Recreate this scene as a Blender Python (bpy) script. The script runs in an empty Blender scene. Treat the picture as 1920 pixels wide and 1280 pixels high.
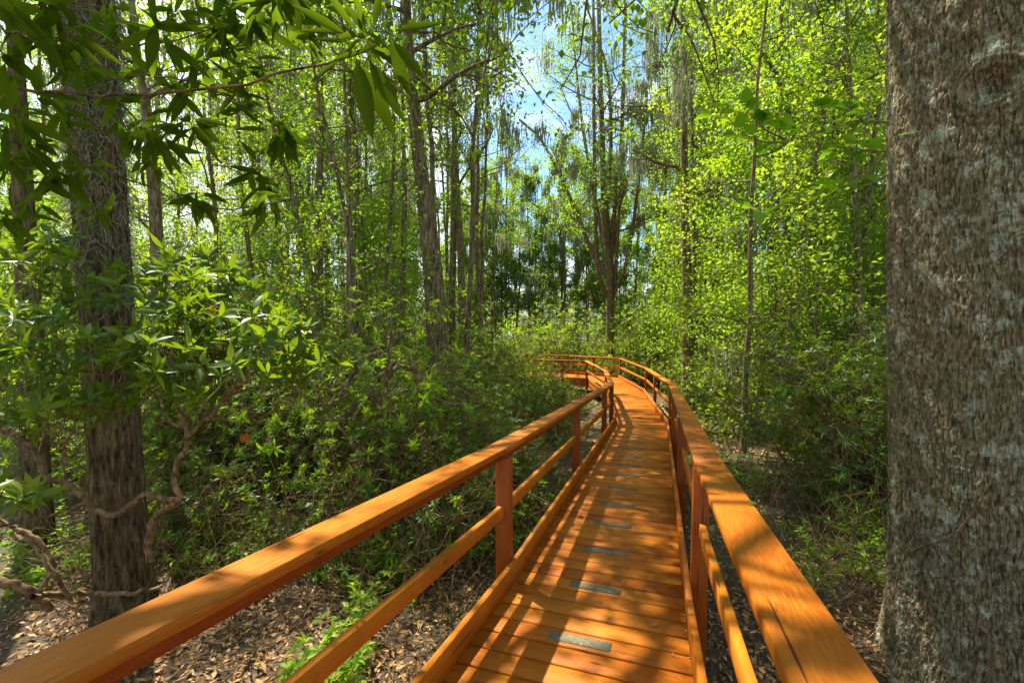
import bpy, math, random
import numpy as np
from mathutils import Vector
R = math.radians
sc = bpy.context.scene
COL = sc.collection

# ------------------------------------------------------------------ camera, sky, sun, exposure
F = 853.0; PITCH = R(2.8); CAMZ = 1.5
cam = bpy.data.cameras.new("camera"); camo = bpy.data.objects.new("camera", cam); COL.objects.link(camo)
camo.location = (0, 0, CAMZ); camo.rotation_euler = (math.pi/2 - PITCH, 0, 0)
cam.sensor_width = 36; cam.lens = 36*F/1920; cam.clip_start = 0.02; cam.clip_end = 2000
sc.camera = camo
SUN_DIR = Vector((-0.65, 0.76, math.tan(R(59)))).normalized()       # towards the sun
w = bpy.data.worlds.new("World"); sc.world = w; w.use_nodes = True
nt = w.node_tree; nt.nodes.clear()
N = nt.nodes.new; LK = nt.links.new
sky = N('ShaderNodeTexSky'); sky.sky_type = 'NISHITA'; sky.sun_disc = False
sky.sun_elevation = math.asin(SUN_DIR.z); sky.sun_rotation = math.atan2(SUN_DIR.x, SUN_DIR.y)
tc = N('ShaderNodeTexCoord'); mp = N('ShaderNodeMapping'); mp.inputs['Scale'].default_value = (1, 1, 2.2)
mp.inputs['Location'].default_value = (3.1, 0.4, 0.7)
nz = N('ShaderNodeTexNoise'); nz.inputs['Scale'].default_value = 2.1; nz.inputs['Detail'].default_value = 7; nz.inputs['Roughness'].default_value = .55
rp = N('ShaderNodeValToRGB'); rp.color_ramp.elements[0].position = .46; rp.color_ramp.elements[1].position = .57
mx = N('ShaderNodeMix'); mx.data_type = 'RGBA'; mx.inputs['B'].default_value = (4.6, 4.8, 5.2, 1)
hs = N('ShaderNodeHueSaturation'); hs.inputs['Saturation'].default_value = 1.3
bg = N('ShaderNodeBackground'); bg.inputs['Strength'].default_value = .12
out = N('ShaderNodeOutputWorld')
LK(tc.outputs['Generated'], mp.inputs['Vector']); LK(mp.outputs['Vector'], nz.inputs['Vector'])
LK(nz.outputs['Fac'], rp.inputs['Fac']); LK(rp.outputs['Color'], mx.inputs['Factor'])
LK(sky.outputs['Color'], hs.inputs['Color']); LK(hs.outputs['Color'], mx.inputs['A']); LK(mx.outputs['Result'], bg.inputs['Color']); LK(bg.outputs[0], out.inputs['Surface'])
sl = bpy.data.lights.new("sun", 'SUN'); sl.energy = 5.0; sl.angle = R(.6); sl.color = (1, .93, .80)
so = bpy.data.objects.new("sun", sl); COL.objects.link(so); so.rotation_euler = (-SUN_DIR).to_track_quat('-Z', 'Y').to_euler()
vs = sc.view_settings; sc.display_settings.display_device = 'sRGB'
vs.view_transform = 'Standard'; vs.look = 'None'; vs.gamma = 1; vs.exposure = 1.42; vs.use_curve_mapping = False
cy = sc.cycles; cy.max_bounces = 7; cy.diffuse_bounces = 3; cy.glossy_bounces = 2; cy.transmission_bounces = 4; cy.transparent_max_bounces = 4
cy.caustics_reflective = False; cy.caustics_refractive = False; cy.use_denoising = True; cy.sample_clamp_indirect = 4
try: cy.denoiser = 'OPENIMAGEDENOISE'; cy.denoising_prefilter = 'ACCURATE'; cy.denoising_input_passes = 'RGB_ALBEDO_NORMAL'
except Exception: pass

# ------------------------------------------------------------------ small maths
rng = np.random.default_rng(7)
def nrm(a):
    return a/np.maximum(np.linalg.norm(a, axis=-1, keepdims=True), 1e-9)
def V(*a): return np.array(a, float)
def hash3(i, j, k, s):
    n = (i*73856093) ^ (j*19349663) ^ (k*83492791) ^ (s*2654435)
    n = (n ^ (n >> 13))*1274126177; n &= 0x7fffffff
    n = (n ^ (n >> 15))*40503; n &= 0x7fffffff
    return (n % 65521)/65521.0
def noise(p, s=0):
    p = np.asarray(p, float); i = np.floor(p).astype(np.int64); f = p - i; f = f*f*(3-2*f); r = 0
    for a in (0, 1):
        for b in (0, 1):
            for c in (0, 1):
                wgt = (f[..., 0] if a else 1-f[..., 0])*(f[..., 1] if b else 1-f[..., 1])*(f[..., 2] if c else 1-f[..., 2])
                r = r + wgt*hash3(i[..., 0]+a, i[..., 1]+b, i[..., 2]+c, s)
    return r
def fbm(p, o=4, s=0):
    r = 0; a = .5; t = 0
    for k in range(o):
        r = r + a*noise(np.asarray(p)*2**k, s+k); t += a; a *= .5
    return r/t
def ground_z(x, y):
    x = np.asarray(x, float); y = np.asarray(y, float)
    z = -.55 - .072*np.clip(y, -5, 20) - .02*np.clip(y-20, 0, 25)
    z = z - .12*np.clip(y-44, 0, 12)*(1/(1+np.exp(-(x+14)/4))) + .14*np.clip(y-190, 0, 14)
    p = np.stack([x*.5, y*.5, 0*x], -1)
    return z + .16*(fbm(p, 3, 5)-.5)
def ray(px, py):
    u = (px-960)/F; v = (py-640)/F
    return V(u, math.cos(PITCH)-v*math.sin(PITCH), -math.sin(PITCH)-v*math.cos(PITCH))
def at(px, py, Y):                       # point at depth Y in the direction of a spot of the photograph
    d = ray(px, py); t = Y/d[1]; return V(0, 0, CAMZ)+d*t
def gx(px, Y): return (px-960)/F*Y       # sideways place at depth Y
# ------------------------------------------------------------------ mesh collecting
class MB:
    def __init__(s): s.v = []; s.q = []; s.t = []; s.n = 0; s.a = []; s.lp = []; s.haslp = False
    def add(s, v, q=None, t=None, a=0.0, lp=None):
        v = np.asarray(v, float).reshape(-1, 3)
        if q is not None and len(q): s.q.append(np.asarray(q, np.int64).reshape(-1, 4)+s.n)
        if t is not None and len(t): s.t.append(np.asarray(t, np.int64).reshape(-1, 3)+s.n)
        s.v.append(v); s.a.append(np.broadcast_to(np.asarray(a, float), (len(v),)).copy() if np.ndim(a) == 0 else np.asarray(a, float))
        s.lp.append(np.zeros_like(v) if lp is None else lp); s.haslp |= lp is not None
        s.n += len(v)
    def build(s, name, mat, parent=None, smooth=False, loc=None):
        v = np.concatenate(s.v); 
        q = np.concatenate(s.q) if s.q else np.zeros((0, 4), np.int64); t = np.concatenate(s.t) if s.t else np.zeros((0, 3), np.int64)
        me = bpy.data.meshes.new(name); me.vertices.add(len(v)); me.vertices.foreach_set('co', v.astype(np.float32).ravel())
        li = np.concatenate([q.ravel(), t.ravel()]).astype(np.int32)
        me.loops.add(len(li)); me.loops.foreach_set('vertex_index', li)
        st = np.concatenate([np.arange(len(q))*4, len(q)*4+np.arange(len(t))*3]).astype(np.int32)
        me.polygons.add(len(st)); me.polygons.foreach_set('loop_start', st)
        me.update(calc_edges=True)
        if smooth: me.polygons.foreach_set('use_smooth', np.ones(len(st), bool))
        at_ = me.attributes.new('rnd', 'FLOAT', 'POINT'); at_.data.foreach_set('value', np.concatenate(s.a).astype(np.float32))
        if s.haslp:
            al = me.attributes.new('lp', 'FLOAT_VECTOR', 'POINT'); al.data.foreach_set('vector', np.concatenate(s.lp).astype(np.float32).ravel())
        me.materials.append(mat)
        o = bpy.data.objects.new(name, me); COL.objects.link(o)
        if parent is not None: o.parent = parent
        if loc is not None: o.location = loc
        return o
def tag(o, label=None, cat=None, group=None, kind=None):
    if label: o['label'] = label
    if cat: o['category'] = cat
    if group: o['group'] = group
    if kind: o['kind'] = kind
    return o
def empty(name, loc=(0, 0, 0), rz=0.0, parent=None):
    o = bpy.data.objects.new(name, None); COL.objects.link(o); o.location = loc; o.rotation_euler.z = rz; o.empty_display_size = .2
    if parent is not None: o.parent = parent
    return o
def copy_tree(o, parent=None):
    c = o.copy(); COL.objects.link(c)
    if parent is not None: c.parent = parent
    for ch in list(o.children): copy_tree(ch, c)
    return c
# chamfered hexahedron from 8 corners, index = sx + 2*sy + 4*sz
def _hexa():
    faces = []
    def vid(c, k): return c*3+k
    for k in range(3):
        for s_ in (0, 1):
            cs = [c for c in range(8) if ((c >> k) & 1) == s_]; faces.append([vid(cs[0], k), vid(cs[1], k), vid(cs[3], k), vid(cs[2], k)])
    for c in range(8):
        for k in range(3):
            d = c ^ (1 << k)
            if d > c:
                j, l = [m for m in range(3) if m != k]; faces.append([vid(c, j), vid(d, j), vid(d, l), vid(c, l)])
    tris = [[vid(c, 0), vid(c, 1), vid(c, 2)] for c in range(8)]
    P = np.zeros((24, 3))
    for c in range(8):
        b = np.array([(c & 1), (c >> 1) & 1, (c >> 2) & 1])*2.0-1
        for k in range(3):
            p = b*.8; p[k] = b[k]; P[c*3+k] = p
    def fix(f):
        a, b_, c_ = P[f[0]], P[f[1]], P[f[2]]; n = np.cross(b_-a, c_-a)
        return f if n @ P[f].mean(0) > 0 else f[::-1]
    return [fix(f) for f in faces], [fix(t) for t in tris]
HQ, HT = _hexa()
def hexa(mb, C, ch=.004, rnd=None, dims=None):
    C = np.asarray(C, float); vs_ = np.zeros((24, 3)); lp = np.zeros((24, 3))
    if dims is None: dims = (np.linalg.norm(C[1]-C[0]), np.linalg.norm(C[2]-C[0]), np.linalg.norm(C[4]-C[0]))
    off = rng.random(3)*20; r = rng.random() if rnd is None else rnd
    for c in range(8):
        E = [nrm(C[c ^ (1 << k)]-C[c]) for k in range(3)]
        b = [((c >> k) & 1) for k in range(3)]
        for k in range(3):
            p = C[c].copy(); q = [b[m]*dims[m] for m in range(3)]
            for m in range(3):
                if m != k: p = p+E[m]*ch; q[m] += ch*(1 if b[m] == 0 else -1)
            vs_[c*3+k] = p; lp[c*3+k] = np.array(q)+off
    mb.add(vs_, HQ, HT, r, lp)
def box(mb, c, ex, ey, hx, hy, hz, ch=.004, ez=(0, 0, 1), rnd=None):
    c = np.asarray(c, float); ex = nrm(V(*ex)); ey = nrm(V(*ey)); ez = nrm(V(*ez))
    C = [c+ex*hx*((i & 1)*2-1)+ey*hy*(((i >> 1) & 1)*2-1)+ez*hz*(((i >> 2) & 1)*2-1) for i in range(8)]
    hexa(mb, C, ch, rnd)
def tube(mb, pts, rad, k=6, a=0.0, cap=False):
    pts = np.asarray(pts, float); n = len(pts); rad = np.broadcast_to(np.asarray(rad, float), (n,))
    T = nrm(np.gradient(pts, axis=0)); ref = V(0, 0, 1) if abs(T[0][2]) < .8 else V(1, 0, 0)
    S = nrm(np.cross(T, ref)); B = np.cross(T, S)
    an = np.arange(k)*2*np.pi/k
    v = pts[:, None]+rad[:, None, None]*(np.cos(an)[None, :, None]*S[:, None]+np.sin(an)[None, :, None]*B[:, None])
    i = np.arange(n-1)[:, None]*k; j = np.arange(k)[None]; j2 = (j+1) % k
    q = np.stack([i+j, i+k+j, i+k+j2, i+j2], -1).reshape(-1, 4)
    mb.add(v.reshape(-1, 3), q, None, a)
    if cap: mb.add(v[-1], None, [[0, m, m+1] for m in range(1, k-1)], a)
def curve(ctrl, n=12):                                   # Catmull-Rom through control points
    c = np.asarray(ctrl, float); c = np.concatenate([[2*c[0]-c[1]], c, [2*c[-1]-c[-2]]]); m = len(c)-3
    t = np.linspace(0, m-1e-6, n); i = t.astype(int); f = (t-i)[:, None]
    a, b, d, e = c[i], c[i+1], c[i+2], c[i+3]
    return .5*(2*b+(d-a)*f+(2*a-5*b+4*d-e)*f**2+(3*b-a-3*d+e)*f**3)
# ------------------------------------------------------------------ leaves, vectorised
def leaf_template(st, fold, lobes=None):
    vs_, q = [], []
    for x, wd in st: vs_ += [(x, -wd, fold*wd), (x, 0, 0), (x, wd, fold*wd)]
    for i in range(len(st)-1):
        a = i*3; q += [(a, a+3, a+4, a+1), (a+1, a+4, a+5, a+2)]
    return np.array(vs_, float), np.array(q)
T_HERO = leaf_template([(0, .03), (.06, .04), (.22, .34), (.42, .5), (.62, .46), (.82, .26), (.94, .09), (1, .0)], .35)
T_OVAL = leaf_template([(0, .04), (.25, .4), (.55, .5), (.8, .3), (1, .0)], .3)
T_MID = leaf_template([(0, .05), (.45, .5), (1, .0)], .3)
T_FAR = (np.array([(0, 0, 0), (.45, -.5, .12), (1, 0, 0), (.45, .5, .12)], float), np.array([(0, 1, 2, 3)]))
_m = [(0, 0), (.12, .18), (.02, .42), (.3, .36), (.42, .62), (.58, .34), (.72, .3), (1, 0)]
T_LOBE = leaf_template([(0, .0), (.12, .2), (.14, .45), (.32, .3), (.42, .62), (.5, .3), (.72, .24), (1, .0)], .15)
def leaves(mb, P, D, Nn, L, W, T=T_FAR, droop=.15, a=None):
    P = np.asarray(P, float).reshape(-1, 3); n = len(P)
    if n == 0: return
    D = nrm(np.broadcast_to(D, P.shape)); Nn = np.broadcast_to(Nn, P.shape); S = nrm(np.cross(Nn, D)); Nn = np.cross(D, S)
    L = np.broadcast_to(L, (n,)).reshape(n, 1, 1); W = np.broadcast_to(W, (n,)).reshape(n, 1, 1); dr = np.broadcast_to(droop, (n,)).reshape(n, 1, 1)
    tv, tq = T; x = tv[None, :, :1]; y = tv[None, :, 1:2]; z = tv[None, :, 2:3]
    v = P[:, None]+D[:, None]*(x*L)+S[:, None]*(y*W)+Nn[:, None]*(z*W-dr*x*x*L)
    q = tq[None]+(np.arange(n)*len(tv))[:, None, None]
    if a is None: a = rng.random(n)
    mb.add(v.reshape(-1, 3), q.reshape(-1, 4), None, np.repeat(np.broadcast_to(a, (n,)), len(tv)))
def rdir(n, up=0.0, flat=1.0):
    d = rng.normal(size=(n, 3)); d[:, 2] = d[:, 2]*flat+up; return nrm(d)
def unorm(n, j=.5):
    d = rng.normal(size=(n, 3))*j; d[:, 2] += 1; return nrm(d)
def whorls(mb, P, A, n, L, ang=(50, 85), T=T_MID, wl=.3, droop=.2, a0=None):
    """n leaves round each axis A at P"""
    P = np.asarray(P).reshape(-1, 3); A = nrm(np.asarray(A).reshape(-1, 3)); m = len(P)
    U = nrm(np.cross(A, rng.normal(size=(m, 3)))); W_ = np.cross(A, U)
    ph = rng.random((m, 1))*6.28+np.arange(n)[None]*2.4+rng.normal(size=(m, n))*.25; th = np.radians(rng.uniform(*ang, (m, n)))
    rad = np.cos(ph)[..., None]*U[:, None]+np.sin(ph)[..., None]*W_[:, None]
    D = np.cos(th)[..., None]*A[:, None]+np.sin(th)[..., None]*rad
    Nn = A[:, None]*np.sin(th)[..., None]-rad*np.cos(th)[..., None]+rng.normal(size=(m, n, 3))*.15
    Ls = L*rng.uniform(.65, 1.15, (m, n))
    PP = P[:, None]-A[:, None]*(rng.random((m, n, 1))*L*.35)
    aa = rng.random((m, n)) if a0 is None else np.clip(a0+rng.normal(size=(m, n))*.2, 0, 1)
    leaves(mb, PP.reshape(-1, 3), D.reshape(-1, 3), Nn.reshape(-1, 3), Ls.ravel(), (Ls*wl*rng.uniform(.85, 1.15, (m, n))).ravel(), T, rng.uniform(.5, 1.5, m*n)*droop, aa.ravel())
# ------------------------------------------------------------------ materials
def mat(name):
    m = bpy.data.materials.new(name); m.use_nodes = True; n = m.node_tree; n.nodes.clear(); return m, n
def ramp(n, stops):
    r = n.nodes.new('ShaderNodeValToRGB'); e = r.color_ramp.elements
    while len(e) < len(stops): e.new(.5)
    for x, (p, c) in zip(e, stops): x.position = p; x.color = (*c, 1)
    return r
def leaf_mat(name, stops, trans, tw=.45, rough=.45, spec=.4):
    """base colour from the leaf's own random value, light let through the blade in trans"""
    m, n = mat(name); A = n.nodes.new; L = n.links.new
    at_ = A('ShaderNodeAttribute'); at_.attribute_name = 'rnd'; oi = A('ShaderNodeObjectInfo')
    ad = A('ShaderNodeMath'); ad.operation = 'MULTIPLY_ADD'; ad.inputs[1].default_value = .22; L(oi.outputs['Random'], ad.inputs[0]); 
    mu = A('ShaderNodeMath'); mu.operation = 'MULTIPLY'; mu.inputs[1].default_value = .8; L(at_.outputs['Fac'], mu.inputs[0]); L(mu.outputs[0], ad.inputs[2])
    r = ramp(n, stops); L(ad.outputs[0], r.inputs['Fac'])
    p = A('ShaderNodeBsdfPrincipled'); p.inputs['Roughness'].default_value = rough; p.inputs['Specular IOR Level'].default_value = spec
    L(r.outputs['Color'], p.inputs['Base Color'])
    t = A('ShaderNodeBsdfTranslucent'); mr = A('ShaderNodeMix'); mr.data_type = 'RGBA'; mr.inputs['Factor'].default_value = .35
    mr.inputs['A'].default_value = (*trans, 1); L(r.outputs['Color'], mr.inputs['B'])
    L(mr.outputs['Result'], t.inputs['Color'])
    mi = A('ShaderNodeMixShader'); mi.inputs[0].default_value = tw; L(p.outputs[0], mi.inputs[1]); L(t.outputs[0], mi.inputs[2])
    o = A('ShaderNodeOutputMaterial'); L(mi.outputs[0], o.inputs['Surface']); return m
LIME = leaf_mat('lime_leaf', [(0, (.035, .095, .006)), (.5, (.09, .185, .009)), (.85, (.27, .37, .014)), (1, (.36, .27, .02))], (.54, .86, .025), .48, .5, .25)
YELL = leaf_mat('yellow_leaf', [(0, (.08, .13, .008)), (.5, (.15, .24, .012)), (.85, (.29, .34, .018)), (1, (.36, .2, .03))], (.68, .88, .03), .48, .5, .25)
GREEN = leaf_mat('green_leaf', [(0, (.028, .065, .004)), (.55, (.06, .13, .008)), (.85, (.18, .27, .014)), (1, (.30, .32, .02))], (.55, .82, .02), .42)
GLOSS = leaf_mat('evergreen_leaf', [(0, (.020, .050, .004)), (.5, (.048, .105, .007)), (.85, (.15, .22, .012)), (.97, (.32, .34, .02)), (1, (.42, .18, .01))], (.52, .74, .015), .32, .40, .28)
DARKG = leaf_mat('dark_evergreen_leaf', [(0, (.018, .045, .004)), (.5, (.045, .10, .007)), (.8, (.13, .20, .012)), (1, (.26, .33, .02))], (.46, .70, .015), .30, .38, .34)
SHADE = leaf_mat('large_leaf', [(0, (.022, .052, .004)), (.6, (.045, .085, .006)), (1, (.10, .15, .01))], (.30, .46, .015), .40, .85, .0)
LITTER = leaf_mat('dead_leaf', [(0, (.10, .042, .013)), (.35, (.28, .14, .045)), (.7, (.50, .29, .11)), (1, (.72, .52, .27))], (.35, .2, .06), .12, .6, .25)
RUST = leaf_mat('rust_leaf', [(0, (.35, .10, .01)), (1, (.65, .25, .02))], (.9, .35, .03), .5, .45)
MOSS = leaf_mat('hanging_moss', [(0, (.17, .18, .10)), (1, (.36, .37, .25))], (.4, .4, .25), .3, .9, .1)
MAPLE = leaf_mat('maple_leaf', [(0, (.07, .16, .006)), (1, (.14, .27, .012))], (.38, .70, .02), .5, .5, .2)

def wood_mat(nm='stained_wood', k=(1, 1, 1)):
    m, n = mat(nm); A = n.nodes.new; L = n.links.new
    at_ = A('ShaderNodeAttribute'); at_.attribute_name = 'lp'; ar = A('ShaderNodeAttribute'); ar.attribute_name = 'rnd'
    mp = A('ShaderNodeMapping'); mp.inputs['Scale'].default_value = (.9, 9, 9); L(at_.outputs['Vector'], mp.inputs['Vector'])
    n0 = A('ShaderNodeTexNoise'); n0.inputs['Scale'].default_value = 2.2; n0.inputs['Detail'].default_value = 3; L(mp.outputs[0], n0.inputs['Vector'])
    wv = A('ShaderNodeMath'); wv.operation = 'MULTIPLY'; wv.inputs[1].default_value = 60; L(n0.outputs['Fac'], wv.inputs[0])
    sn = A('ShaderNodeMath'); sn.operation = 'SINE'; L(wv.outputs[0], sn.inputs[0])
    mp2 = A('ShaderNodeMapping'); mp2.inputs['Scale'].default_value = (5, 130, 130); L(at_.outputs['Vector'], mp2.inputs['Vector'])
    n2 = A('ShaderNodeTexNoise'); n2.inputs['Detail'].default_value = 3; L(mp2.outputs[0], n2.inputs['Vector'])
    a1 = A('ShaderNodeMath'); a1.operation = 'MULTIPLY_ADD'; a1.inputs[1].default_value = .10; L(sn.outputs[0], a1.inputs[0]); L(n2.outputs['Fac'], a1.inputs[2])
    a2 = A('ShaderNodeMath'); a2.operation = 'MULTIPLY_ADD'; a2.inputs[1].default_value = .6; L(ar.outputs['Fac'], a2.inputs[0]); L(a1.outputs[0], a2.inputs[2])
    r = ramp(n, [(.30, (.22, .050, .004)), (.55, (.37, .100, .006)), (.80, (.47, .150, .009)), (1, (.56, .20, .016))]); L(a2.outputs[0], r.inputs['Fac'])
    # weathered blotches and knots
    n3 = A('ShaderNodeTexNoise'); n3.inputs['Scale'].default_value = 2.6; n3.inputs['Detail'].default_value = 6; n3.inputs['Roughness'].default_value = .65; L(at_.outputs['Vector'], n3.inputs['Vector'])
    r3 = ramp(n, [(.42, (0, 0, 0)), (.72, (1, 1, 1))]); L(n3.outputs['Fac'], r3.inputs['Fac'])
    m3 = A('ShaderNodeMix'); m3.data_type = 'RGBA'; m3.inputs['B'].default_value = (.36, .125, .008, 1); L(r3.outputs['Color'], m3.inputs['Factor']); L(r.outputs['Color'], m3.inputs['A'])
    mpk = A('ShaderNodeMapping'); mpk.inputs['Scale'].default_value = (2.8, 8, 8); L(at_.outputs['Vector'], mpk.inputs['Vector'])
    vk = A('ShaderNodeTexVoronoi'); vk.inputs['Scale'].default_value = 1.0; L(mpk.outputs[0], vk.inputs['Vector'])
    rk = ramp(n, [(.045, (1, 1, 1)), (.075, (.35, .35, .35)), (.12, (0, 0, 0))]); L(vk.outputs['Distance'], rk.inputs['Fac'])
    mk = A('ShaderNodeMix'); mk.data_type = 'RGBA'; mk.inputs['B'].default_value = (.09, .035, .012, 1); L(rk.outputs['Color'], mk.inputs['Factor']); L(m3.outputs['Result'], mk.inputs['A'])
    ns = A('ShaderNodeTexNoise'); ns.inputs['Scale'].default_value = 5.5; ns.inputs['Detail'].default_value = 9; ns.inputs['Roughness'].default_value = .72; mps = A('ShaderNodeMapping'); mps.inputs['Scale'].default_value = (.6, 1.4, 1.4); mps.inputs['Location'].default_value = (7, 3, 1); L(at_.outputs['Vector'], mps.inputs['Vector']); L(mps.outputs[0], ns.inputs['Vector'])
    rs = ramp(n, [(.60, (0, 0, 0)), (.70, (.75, .75, .75))]); L(ns.outputs['Fac'], rs.inputs['Fac'])
    ms = A('ShaderNodeMix'); ms.data_type = 'RGBA'; ms.inputs['B'].default_value = (.16, .075, .022, 1); L(rs.outputs['Color'], ms.inputs['Factor']); L(mk.outputs['Result'], ms.inputs['A'])
    mc = A('ShaderNodeMapping'); mc.inputs['Scale'].default_value = (1.5, 55, 55); L(at_.outputs['Vector'], mc.inputs['Vector']); nc = A('ShaderNodeTexNoise'); nc.inputs['Detail'].default_value = 4; nc.inputs['Scale'].default_value = 1.3; L(mc.outputs[0], nc.inputs['Vector'])
    rc = ramp(n, [(.30, (1, 1, 1)), (.345, (0, 0, 0))]); L(nc.outputs['Fac'], rc.inputs['Fac'])
    mcx = A('ShaderNodeMix'); mcx.data_type = 'RGBA'; mcx.inputs['B'].default_value = (.10, .025, .006, 1); L(rc.outputs['Color'], mcx.inputs['Factor']); L(ms.outputs['Result'], mcx.inputs['A'])
    p = A('ShaderNodeBsdfPrincipled'); p.inputs['Specular IOR Level'].default_value = .22
    mk2 = A('ShaderNodeMix'); mk2.data_type = 'RGBA'; mk2.blend_type = 'MULTIPLY'; mk2.inputs['Factor'].default_value = 1; mk2.inputs['B'].default_value = (*k, 1); L(mcx.outputs['Result'], mk2.inputs['A']); L(mk2.outputs['Result'], p.inputs['Base Color'])
    rr = A('ShaderNodeMapRange'); rr.inputs['To Min'].default_value = .38; rr.inputs['To Max'].default_value = .62; L(n2.outputs['Fac'], rr.inputs['Value']); L(rr.outputs[0], p.inputs['Roughness'])
    b = A('ShaderNodeBump'); b.inputs['Strength'].default_value = .45; b.inputs['Distance'].default_value = .004; L(a1.outputs[0], b.inputs['Height']); L(b.outputs[0], p.inputs['Normal'])
    o = A('ShaderNodeOutputMaterial'); L(p.outputs[0], o.inputs['Surface']); return m
WOOD = wood_mat(k=(.97, .89, .82)); WOOD_RED_SHADED = wood_mat('shaded_red_timber', (.66, .42, .50))  # second is a redder copy, shade of posts and under rails in its colour
def bark_mat(name, c1, c2, c3, lich, zs=.22, sc_=26, bump=.02, lt=.62, st=1.0):
    m, n = mat(name); A = n.nodes.new; L = n.links.new
    tc = A('ShaderNodeTexCoord'); mp = A('ShaderNodeMapping'); mp.inputs['Scale'].default_value = (1, 1, zs); L(tc.outputs['Object'], mp.inputs['Vector'])
    n1 = A('ShaderNodeTexNoise'); n1.inputs['Scale'].default_value = sc_; n1.inputs['Detail'].default_value = 8; n1.inputs['Roughness'].default_value = .6; n1.inputs['Distortion'].default_value = .4; L(mp.outputs[0], n1.inputs['Vector'])
    r = ramp(n, [(.37, c1), (.5, c2), (.64, c3)]); L(n1.outputs['Fac'], r.inputs['Fac'])
    n2 = A('ShaderNodeTexNoise'); n2.inputs['Scale'].default_value = 9; n2.inputs['Detail'].default_value = 9; n2.inputs['Roughness'].default_value = .78; L(tc.outputs['Object'], n2.inputs['Vector'])
    r2 = ramp(n, [(lt, (0, 0, 0)), (lt+.05, (st, st, st))]); L(n2.outputs['Fac'], r2.inputs['Fac'])
    mi = A('ShaderNodeMix'); mi.data_type = 'RGBA'; mi.inputs['B'].default_value = (*lich, 1); L(r2.outputs['Color'], mi.inputs['Factor']); L(r.outputs['Color'], mi.inputs['A'])
    p = A('ShaderNodeBsdfPrincipled'); p.inputs['Roughness'].default_value = .9; p.inputs['Specular IOR Level'].default_value = .15; L(mi.outputs['Result'], p.inputs['Base Color'])
    b = A('ShaderNodeBump'); b.inputs['Strength'].default_value = .9; b.inputs['Distance'].default_value = bump; L(n1.outputs['Fac'], b.inputs['Height']); L(b.outputs[0], p.inputs['Normal'])
    o = A('ShaderNodeOutputMaterial'); L(p.outputs[0], o.inputs['Surface']); return m
BARK_BIG = bark_mat('furrowed_bark', (.070, .052, .026), (.20, .160, .088), (.32, .265, .155), (.46, .48, .36), .35, 60, .006, .53, .75)
BARK_DARK = bark_mat('dark_bark', (.045, .030, .015), (.12, .085, .042), (.22, .16, .08), (.34, .35, .22), .2, 30, .015, .60, .7)
BARK_TREE = bark_mat('tree_bark', (.08, .055, .03), (.19, .14, .075), (.32, .25, .14), (.40, .42, .27), .2, 24, .02, .58, .7)
BARK_STEM = bark_mat('stem_bark', (.09, .05, .025), (.20, .12, .06), (.34, .22, .12), (.42, .42, .30), .6, 30, .006, .60, .6)
def ground_mat():
    m, n = mat('forest_floor'); A = n.nodes.new; L = n.links.new
    tc = A('ShaderNodeTexCoord'); n1 = A('ShaderNodeTexNoise'); n1.inputs['Scale'].default_value = 22; n1.inputs['Detail'].default_value = 9; n1.inputs['Roughness'].default_value = .7; L(tc.outputs['Object'], n1.inputs['Vector'])
    r = ramp(n, [(.3, (.03, .02, .012)), (.5, (.10, .065, .035)), (.7, (.2, .14, .08))]); L(n1.outputs['Fac'], r.inputs['Fac'])
    n2 = A('ShaderNodeTexNoise'); n2.inputs['Scale'].default_value = .5; n2.inputs['Detail'].default_value = 5; L(tc.outputs['Object'], n2.inputs['Vector'])
    r2 = ramp(n, [(.5, (0, 0, 0)), (.62, (1, 1, 1))]); L(n2.outputs['Fac'], r2.inputs['Fac'])
    # far bank: open marsh grass beyond the lake
    sx = A('ShaderNodeSeparateXYZ'); L(tc.outputs['Object'], sx.inputs[0]); gy = A('ShaderNodeMapRange'); gy.inputs['From Min'].default_value = 190; gy.inputs['From Max'].default_value = 195; L(sx.outputs['Y'], gy.inputs['Value'])
    mi = A('ShaderNodeMix'); mi.data_type = 'RGBA'; mi.inputs['B'].default_value = (.07, .085, .02, 1); L(r2.outputs['Color'], mi.inputs['Factor']); L(r.outputs['Color'], mi.inputs['A'])
    mi2 = A('ShaderNodeMix'); mi2.data_type = 'RGBA'; mi2.inputs['B'].default_value = (.22, .36, .03, 1); L(gy.outputs[0], mi2.inputs['Factor']); L(mi.outputs['Result'], mi2.inputs['A'])
    p = A('ShaderNodeBsdfPrincipled'); p.inputs['Roughness'].default_value = .95; L(mi2.outputs['Result'], p.inputs['Base Color'])
    b = A('ShaderNodeBump'); b.inputs['Strength'].default_value = 1; b.inputs['Distance'].default_value = .04; L(n1.outputs['Fac'], b.inputs['Height']); L(b.outputs[0], p.inputs['Normal'])
    o = A('ShaderNodeOutputMaterial'); L(p.outputs[0], o.inputs['Surface']); return m
GROUND = ground_mat()
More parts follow.
